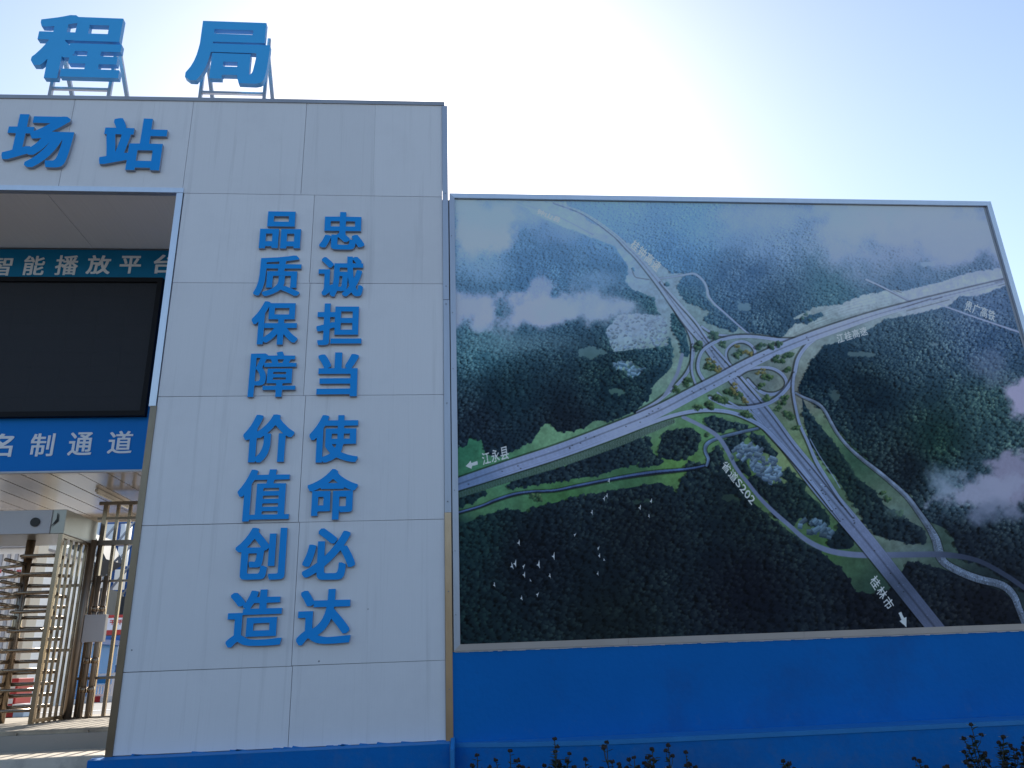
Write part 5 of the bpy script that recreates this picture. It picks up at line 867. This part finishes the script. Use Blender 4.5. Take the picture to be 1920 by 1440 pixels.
for dx in (.11, .19):
    MB().tube([(TX+dx, GY-.05, FZ), (TX+dx, GY-.05, zat(1080))], .028, 10).build('hinge_tube', M['steel_dull'], fp, smooth=True)
    for z in (1.45, 1.75, 2.05, 2.3): MB().tube([(TX+dx, GY-.05, z), (TX+dx, GY-.05, z+.06)], .037, 10).build('hinge_collar', M['steel'], fp, smooth=True)
q0, q1 = at(160, 1153, GY-.1), at(193, 1203, GY-.1)
MB().box(q0.x, q1.x, GY-.11, GY-.04, q1.z, q0.z).build('lock_plate', M['box_white'], fp, bevel=.004)
# ------------------------------------------------------------------ yard behind the gate
YZ = 1.15
def W2(x0, x1, y0, y1, Y): ym = (y0+y1)/2; xm = (x0+x1)/2; return at(x0, ym, Y).x, at(x1, ym, Y).x, at(xm, y1, Y).z, at(xm, y0, Y).z
# blue lattice tower (batching plant)
TWY = 24
a = at(176, 1100, TWY).x; b_ = at(300, 1100, TWY).x; zt_ = at(220, 974, TWY).z
tw = thing('plant_tower', 'dark blue steel lattice tower of the mixing plant behind the gate', 'tower', ((a+b_)/2, TWY+1, YZ))
MB().box(a+.75, b_-.1, TWY+.3, TWY+2.6, YZ+2.6, zt_-.1).build('cladding', M['blue_steel'], tw)
nb = 4
for i in range(nb+1):
    x = a+(b_-a)*i/nb; MB().bar((x, TWY, YZ), (x, TWY, zt_), .10).build('column', M['blue_steel'], tw)
    MB().bar((x, TWY+2.7, YZ), (x, TWY+2.7, zt_), .12).build('column', M['blue_steel'], tw)
nl = 7
for j in range(nl+1):
    z = YZ+.1+(zt_-YZ-.2)*j/nl; MB().bar((a, TWY-.06, z), (b_, TWY-.06, z), .08, up=(0, 0, 1)).build('beam', M['blue_steel'], tw)
    if j < nl:
        z2 = YZ+.1+(zt_-YZ-.2)*(j+1)/nl
        for i in range(nb):
            x, x2 = a+(b_-a)*i/nb, a+(b_-a)*(i+1)/nb
            MB().bar((x, TWY-.08, z), (x2, TWY-.08, z2), .05).build('brace', M['galv'], tw)
# white shed wall beside the tower top
x0, x1, z0, z1 = W2(120, 196, 975, 1020, 30)
sd_ = thing('silo', 'pale storage silo beside the blue lattice tower', 'silo', ((x0+x1)/2, 32, YZ))
cx = at(196, 1000, 32).x; MB().tube([(cx, 32, YZ+3), (cx, 32, at(196, 978, 32).z), (cx, 32, at(196, 970, 32).z)], [1.0, 1.0, .3], 24).build('drum', M['white_paint'], sd_, smooth=True)
MB().tube([(cx, 32, YZ+1.6), (cx, 32, YZ+3)], [.3, 1.0], 24).build('hopper', M['white_paint'], sd_, smooth=True)
for s1, s2 in ((-1, -1), (1, -1), (1, 1), (-1, 1)): MB().bar((cx+s1*.75, 32+s2*.75, YZ), (cx+s1*.75, 32+s2*.75, YZ+3.2), .12).build('leg', M['white_paint'], sd_)
# inclined conveyor gallery
cg = thing('conveyor', 'dark inclined conveyor gallery rising towards the blue tower', 'conveyor', (-9, 22, YZ))
c1, c2 = at(30, 1128, 22), at(205, 1030, 22)
MB().bar(c1, c2, .8, 1.2, up=(0, 1, 0)).build('gallery', M['dark_steel'], cg)
for t in (.1, .3, .5, .7, .9):
    p_ = c1.lerp(c2, t); MB().bar((p_.x, 21.7, YZ), (p_.x+.1, 21.7, p_.z-.2), .1).build('trestle_leg', M['dark_steel'], cg)
    MB().bar((p_.x, 22.3, YZ), (p_.x-.1, 22.3, p_.z-.2), .1).build('trestle_leg', M['dark_steel'], cg)
for t in np.linspace(0, .95, 12):
    p_ = c1.lerp(c2, t); p2 = c1.lerp(c2, t+.05); MB().bar((p_.x, 21.38, p_.z-.3), (p2.x, 21.38, p2.z+.3), .05).build('brace', M['galv'], cg)
# batching hoppers under the gallery
for i, (px, pt, wd_, lb) in enumerate(((84, 1140, 1.5, 'dark steel batching hopper under the conveyor, the left one'), (122, 1122, 1.7, 'dark steel batching hopper under the conveyor, the middle one'), (156, 1108, 1.4, 'dark steel batching hopper under the conveyor, the right one'))):
    tp = at(px, pt, 20.5); h0 = tp.z; ht = thing('batching_hopper', lb, 'hopper', (tp.x, 20.5, YZ), 'hoppers under the conveyor'); w2 = wd_/2
    MB().box(tp.x-w2, tp.x+w2, 19.9, 21.2, h0-.9, h0).build('bin', M['dark_steel'], ht)
    MB().quadbox([(tp.x-.2, 20.3, h0-1.6), (tp.x+.2, 20.3, h0-1.6), (tp.x+.2, 20.8, h0-1.6), (tp.x-.2, 20.8, h0-1.6), (tp.x-w2, 19.9, h0-.902), (tp.x+w2, 19.9, h0-.902), (tp.x+w2, 21.2, h0-.902), (tp.x-w2, 21.2, h0-.902)]).build('chute', M['dark_steel'], ht)
    for s1 in (-1, 1):
        for yy in (19.85, 21.25): MB().bar((tp.x+s1*w2, yy, YZ), (tp.x+s1*w2, yy, h0-.1), .12).build('leg', M['dark_steel' if i else 'blue_steel'], ht)
        MB().bar((tp.x-w2*s1, 19.8, YZ+.4), (tp.x+w2*s1, 19.8, h0-1.0), .07).build('brace', M['galv'], ht)
    MB().bar((tp.x-w2, 19.78, h0-1.75), (tp.x+w2, 19.78, h0-1.75), .1, up=(0, 0, 1)).build('beam', M['galv'], ht)
c1b, c2b = at(66, 1150, 19), at(150, 1095, 19)
cg2 = thing('conveyor', 'lower dark truss conveyor in front of the white sheds', 'conveyor', (-8, 19, YZ))
MB().bar(c1b, c2b, .12, .8, up=(0, 1, 0)).build('belt_frame', M['dark_steel'], cg2)
for t in np.linspace(0, .9, 9):
    p_ = c1b.lerp(c2b, t); p2 = c1b.lerp(c2b, t+.1); MB().bar((p_.x, 18.55, p_.z-.25), (p2.x, 18.55, p2.z), .06).build('brace', M['galv'], cg2)
for t in (.15, .5, .85):
    p_ = c1b.lerp(c2b, t); MB().bar((p_.x, 19, YZ), (p_.x, 19, p_.z-.05), .1).build('trestle_leg', M['dark_steel'], cg2)
# site office (blue cabin)
x0, x1, z0, z1 = W2(38, 126, 1208, 1316, 16)
ob = thing('site_cabin', 'bright blue cabin standing in the yard behind the turnstile', 'cabin', ((x0+x1)/2, 17, YZ))
MB().box(x0, x1, 16, 18.2, YZ+.08, z1).build('wall', M['blue_booth'], ob)
MB().box(x0-.12, x1+.12, 15.85, 18.3, z1+.002, z1+.10).build('roof', M['blue_steel'], ob)
MB().box(x0-.03, x1+.03, 15.97, 18.23, YZ, YZ+.078).build('base', M['white_paint'], ob)
for k_ in range(3):
    xa = x0+.15+k_*(x1-x0-.2)/3; w = MB(); zz = YZ+.25
    for (p0, p1, q0, q1) in ((xa, xa+.06, zz, zz+.45), (xa+.30, xa+.36, zz, zz+.45), (xa+.061, xa+.299, zz, zz+.05), (xa+.061, xa+.299, zz+.40, zz+.45)): w.box(p0, p1, 15.95, 15.998, q0, q1)
    w.build('window_frame', M['white_paint'], ob); MB().box(xa+.07, xa+.29, 15.985, 15.999, zz+.055, zz+.395).build('pane', M['glass'], ob)
for k_ in range(7):
    xx = x0+.1+k_*(x1-x0-.2)/6; MB().box(xx, xx+.04, 15.98, 15.999, YZ+.8, z1-.02).build('wall_rib', M['blue_booth'], ob)
# white round tank behind the cabin
tx = at(138, 1222, 18)
tk = thing('water_tank', 'small white round tank beside the blue cabin', 'tank', (tx.x, 18, YZ))
MB().tube([(tx.x, 18, YZ+.5), (tx.x, 18, tx.z+.08), (tx.x, 18, tx.z+.15)], [.18, .18, .06], 18).build('tank_body', M['white_paint'], tk, smooth=True)
for s1 in (-1, 1):
    for s2 in (-1, 1): MB().bar((tx.x+s1*.12, 18+s2*.12, YZ), (tx.x+s1*.12, 18+s2*.12, YZ+.52), .04).build('leg', M['galv'], tk)
# cream gate column seen through the turnstile
x0, x1, z0, z1 = W2(34, 48, 1055, 1290, 12.2)
MBc = MB().box(x0, x1, 12.2, 12.5, YZ, z1+.4).build('cream_pillar', M['cream'], bevel=.01); tag(MBc, 'plain cream pillar standing behind the turnstile arms', 'pillar')
# white notice boards on a pale wall
x0, x1, z0, z1 = W2(-60, 46, 1040, 1285, 14)
pw = thing('pale_shed', 'low white shed with notices on its wall, seen behind the turnstile', 'shed', ((x0+x1)/2, 15, YZ))
MB().box(x0, x1, 14, 16, YZ, z1+.1).build('wall', M['white_paint'], pw); MB().box(x0-.15, x1+.15, 13.85, 16.1, z1+.102, z1+.2).build('roof', M['galv'], pw)
for k_, (u0, u1) in enumerate(((-38, -20), (-16, 2), (6, 22), (25, 41))):
    a_, b2, c_, d_ = W2(u0, u1, 1062, 1080, 13.9)
    nb_ = MB().box(a_, b2, 13.96, 13.99, c_, d_).build('notice_board', M['sign_white'], pw)
    r_ = MB()
    for q in range(4): xx = a_+(b2-a_)*(.18+.18*q); r_.box(xx, xx+(b2-a_)*.12, 13.953, 13.958, c_+(d_-c_)*.35, c_+(d_-c_)*.7)
    r_.build('red_mark', M['red_paint'], nb_)
for k_ in range(5): xx = x0+.2+k_*(x1-x0-.4)/4; MB().box(xx, xx+.05, 13.97, 13.998, YZ, z1).build('wall_rib', M['galv'], pw)
# red hydrant cabinet
x0, x1, z0, z1 = W2(6, 28, 1280, 1352, 11.0)
fc = thing('fire_cabinet', 'red fire cabinet with a white band behind the turnstile', 'cabinet', ((x0+x1)/2, 11.2, YZ))
MB().box(x0, x1, 11.0, 11.4, YZ+.02, z1+.05).build('cabinet_body', M['red_paint'], fc, bevel=.01)
MB().box(x0+.02, x1-.02, 10.985, 10.998, YZ+.06, z1-.03).build('door', M['red_paint'], fc, bevel=.004)
MB().box(x0+.02, x1-.02, 10.978, 10.984, YZ+.18, YZ+.24).build('white_band', M['white_paint'], fc); MB().box(x0+.02, x1-.02, 10.978, 10.984, YZ+.36, YZ+.40).build('white_band', M['white_paint'], fc)
MB().box(x0, x1, 11.02, 11.38, YZ, YZ+.02).build('foot', M['black'], fc)
# pale blue crate
x0, x1, z0, z1 = W2(24, 44, 1325, 1349, 10.9)
cr = thing('plastic_crate', 'small pale blue crate on the yard floor beside the red cabinet', 'crate', ((x0+x1)/2, 11, YZ))
MB().box(x0, x1, 10.9, 11.2, YZ+.02, z1).build('crate_wall', mat('pale_blue_plastic', (.35, .48, .66), .5), cr, bevel=.01); MB().box(x0-.015, x1+.015, 10.885, 11.215, z1+.001, z1+.03).build('rim', M['white_paint'], cr); MB().box(x0+.02, x1-.02, 10.92, 11.18, YZ, YZ+.02).build('skid', M['black'], cr)
# white sign with red edges on the plant
x0, x1, z0, z1 = W2(186, 250, 1153, 1190, 18)
ws = thing('plant_sign', 'white sign with red edge strips and faint red characters behind the fence bars', 'sign', ((x0+x1)/2, 18, YZ))
MB().box(x0, x1, 18, 18.06, z0+.10, z1-.06).build('sign_face', M['sign_white'], ws); MB().box(x0, x1, 17.99, 18.06, z0, z0+.098).build('red_strip', M['red_paint'], ws); MB().box(x0, x1, 17.99, 18.06, z1-.058, z1).build('red_strip', M['red_paint'], ws)
for k_ in range(5):
    xx = x0+.06+k_*.16; r_ = MB(); zc = (z0+z1)/2+.05
    r_.box(xx, xx+.11, 17.985, 17.998, zc-.005, zc+.015); r_.box(xx+.045, xx+.062, 17.983, 17.984, zc-.05, zc+.05); r_.box(xx+.0, xx+.11, 17.985, 17.998, zc+.035, zc+.05); r_.build('red_mark', M['red_paint'], ws)
for x in (x0+.05, x1-.05): MB().bar((x, 18.1, YZ), (x, 18.1, z1), .06).build('post', M['galv'], ws)
# dark machine housing and white barrier below it
x0, x1, z0, z1 = W2(180, 250, 1192, 1290, 19)
mh_ = thing('machine_housing', 'dark blue machine housing below the white sign', 'machine', ((x0+x1)/2, 20, YZ))
MB().box(x0, x1, 19, 21, YZ+.3, z1).build('housing', M['blue_steel'], mh_, bevel=.02); MB().box(x0+.1, x1-.1, 19.1, 20.9, YZ, YZ+.3).build('skid', M['dark_steel'], mh_)
for k_ in range(4): MB().box(x0+.1+k_*.25, x0+.22+k_*.25, 18.93, 18.998, YZ+.7, z1-.15).build('vent', M['white_paint' if k_ % 2 else 'dark_steel'], mh_)
def barrier(px0, px1, Y, lb):
    x0, x1, z0, z1 = W2(px0, px1, 1262, 1311, Y)
    t = thing('road_barrier', lb, 'barrier', ((x0+x1)/2, Y, YZ), 'white barriers in the yard')
    for x in (x0, x1): MB().bar((x, Y, YZ), (x, Y, z1), .05).build('post', M['white_paint'], t)
    for z in (YZ+.12, YZ+.30, z1-.03): MB().bar((x0+.03, Y, z), (x1-.03, Y, z), .04, up=(0, 0, 1)).build('rail', M['white_paint'], t)
    for k_ in range(1, 7): x = x0+(x1-x0)*k_/7; MB().bar((x, Y, YZ+.14), (x, Y, YZ+.28), .022).build('bar', M['white_paint'], t)
    MB().box(x0+.06, x1-.06, Y-.01, Y+.01, YZ+.34, z1-.06).build('board', M['blue_booth'], t)
barrier(125, 168, 17, 'white barred barrier with a blue board, directly right of the blue cabin'); barrier(174, 212, 17, 'white barred barrier with a blue board, below the white sign'); barrier(217, 258, 17, 'white barred barrier with a blue board, nearest the white pillar')
kb = thing('striped_kerb', 'red and white striped kerb along the yard lane', 'kerb', (-7, 17.2, YZ))
xk = at(-60, 1313, 16.8).x
for k_ in range(26):
    MB().box(xk+k_*.25, xk+k_*.25+.245, 16.7, 16.85, YZ+.001, YZ+.11).build('kerb_block', M['red_paint' if k_ % 2 else 'white_paint'], kb)
ln = MB().box(-16, -2, 12.4, 12.6, YZ+.001, YZ+.005).build('lane_line', M['white_paint']); tag(ln, kind='structure')
# slender mast
mm_ = at(228, 1150, 21)
# far plant sheds, so the yard does not end in bare ground
for i, (px0, px1, pt, Y, m, lb) in enumerate(((60, 110, 1168, 34, 'galv', 'long white shed far behind the conveyor'), (96, 190, 1150, 40, 'galv', 'grey metal shed far behind the conveyor, right of the white shed'))):
    x0, x1, z0, z1 = W2(px0, px1, pt, 1300, Y)
    t = thing('far_shed', lb, 'shed', ((x0+x1)/2, Y+4, YZ)); MB().box(x0, x1, Y, Y+8, YZ, z1).build('wall', M[m], t)
    xm = (x0+x1)/2; MB().quadbox([(x0-.3, Y-.3, z1+.002), (x1+.3, Y-.3, z1+.002), (x1+.3, Y+8.3, z1+.002), (x0-.3, Y+8.3, z1+.002), (x0-.3, Y-.3, z1+.1), (x1+.3, Y-.3, z1+.1), (x1+.3, Y+4, z1+1.0), (x0-.3, Y+4, z1+1.0)]).build('roof', M['blue_steel'], t)
    for k_ in range(4):
        xx = x0+(x1-x0)*(.12+.22*k_); w = MB().box(xx, xx+(x1-x0)*.12, Y-.04, Y-.005, YZ+1.2, YZ+2.2).build('window', M['white_paint'], t); MB().box(xx+.06, xx+(x1-x0)*.12-.06, Y-.05, Y-.041, YZ+1.26, YZ+2.14).build('pane', M['glass'], w)
# ------------------------------------------------------------------ dry flowering plants in the bed in front of the blue walls
bed = MB().box(-2.6, 11, 5.3, 6.55, .02, .28).build('flower_bed', M['soil']); tag(bed, kind='structure')
def plant(px, ptop, Y, nst, lb, leafy=.5, spread=.16, yellow=0):
    rp = random.Random(int(px*7)); top = at(px, ptop, Y); base = Vector((top.x, Y, .28))
    t = thing('flowering_plant', lb, 'plant', base, 'dry flowering plants in the bed')
    stm, lf = MB(), MB()
    for s_ in range(nst):
        k_ = 1.0 if s_ == 0 else rp.uniform(.62, .95); h = (top.z-base.z)*k_; dx = 0 if s_ == 0 else rp.uniform(-spread, spread); dy = rp.uniform(-.1, .1)
        pts = [base+Vector((dx*q**1.3+.012*math.sin(q*5+s_), dy*q, h*q)) for q in (0, .2, .4, .6, .8, 1)]
        stm.tube(pts, [.006, .0055, .005, .0042, .0035, .003], 5)
        # side twigs
        tips = [pts[-1]]
        for q in range(rp.randint(2, 4)):
            i0 = rp.choice((3, 4)); a = rp.uniform(0, 6.28); L_ = rp.uniform(.05, .12); e_ = pts[i0]+Vector((L_*.6*math.cos(a), L_*.6*math.sin(a), L_))
            stm.tube([pts[i0], (pts[i0]+e_)/2+Vector((.008*math.cos(a), 0, -.006)), e_], [.003, .0025, .002], 4); tips.append(e_)
        for tp in tips:
            hd = MB()
            for q in range(10):
                a = q*2.4; v = rp.uniform(-.5, 1); rr = .011*math.sqrt(max(0, 1-v*v*.8)); hd.ball(tp+Vector((rr*math.cos(a), rr*math.sin(a), .010*v+.004)), rp.uniform(.006, .010), 5, 3)
            hd.build('seed_head', M['seed'], t)
            if yellow and rp.random() < yellow:
                pt = MB()
                for q in range(9):
                    a = q*.7; u = Vector((math.cos(a), math.sin(a), .2)); w = Vector((-math.sin(a), math.cos(a), 0))*.006
                    pt.poly([tp+u*.01-w*.5, tp+u*.03-w, tp+u*.036, tp+u*.03+w, tp+u*.01+w*.5])
                pt.build('petals', M['petal'], t)
        for q in range(int(34*leafy)+9):
            i0 = rp.uniform(.45, .98); j = min(4, int(i0*5)); p0 = pts[j].lerp(pts[j+1], i0*5-j); a = rp.uniform(0, 6.28); L_ = rp.uniform(.035, .085)*(1.35-i0*.6)
            u = Vector((math.cos(a), math.sin(a), rp.uniform(.1, .7))).normalized(); w = u.cross(Vector((0, 0, 1))).normalized()*L_*.22; d = Vector((0, 0, -L_*.18))
            for (A_, B_) in (((p0, p0+u*L_*.4+w, p0+u*L_+d, p0+u*L_*.5),)*1, ((p0, p0+u*L_*.5, p0+u*L_+d, p0+u*L_*.4-w),)*1) if False else ((0, 0),):
                lf.poly([p0, p0+u*L_*.4+w, p0+u*L_*.75+w*.7+d*.4, p0+u*L_+d]); lf.poly([p0, p0+u*L_+d, p0+u*L_*.75-w*.7+d*.4, p0+u*L_*.4-w])
    stm.build('stem', M['stem'], t); lf.build('leaves', M['leaf'], t)
PL = [(898, 1412, 4, 'short bushy dry plant nearest the pillar corner', .8), (958, 1400, 4, 'thin leaning plant, second from the pillar corner', .5), (1040, 1378, 7, 'dense leafy plant with the tallest left hand flower stalk', 1.1), (1100, 1418, 4, 'low leafy plant right of the tall dense one', .9), (1137, 1384, 2, 'single thin stalk standing alone on the blue plinth', .35),
      (1190, 1414, 3, 'low sparse plant between the lone stalk and the twin-headed plant', .5), (1228, 1400, 5, 'bushy plant left of the pair of round seed heads', .8), (1252, 1390, 3, 'slim plant with a tall dark flower stalk', .5), (1288, 1404, 3, 'plant carrying a pair of round dark seed heads', .4),
      (1480, 1424, 3, 'very low plant under the middle of the blue wall', .8), (1730, 1425, 4, 'low dark plant left of the yellow flower', .9), (1828, 1357, 4, 'tall plant with an opened yellow flower head at the right', .7), (1893, 1392, 6, 'dark bushy plant at the right end of the bed', 1.2), (1930, 1380, 6, 'dark bushy plant cut by the right edge of the picture', 1.2), (860, 1436, 3, 'tiny dark plant at the foot of the blue fin', .8)]
for (px, pt, n_, lb, lf) in PL: plant(px, pt+(7 if px < 1700 else 4), 5.9, n_+3, lb, lf, .13 if px < 1700 else .2, .8 if px == 1828 else .06)
# ------------------------------------------------------------------ wear on the cladding: small dark chips along joints and screws
for (px, py, r) in ((247, 1219, .010), (690, 1142, .008), (612, 425, .005), (598, 1240, .012), (596, 1206, .008)):
    c = at(px, py, FY); MB().tube([(c.x, FY-.0008, c.z), (c.x, FY+.004, c.z)], r*.7, 9).build('scuff', M['joint'], por)
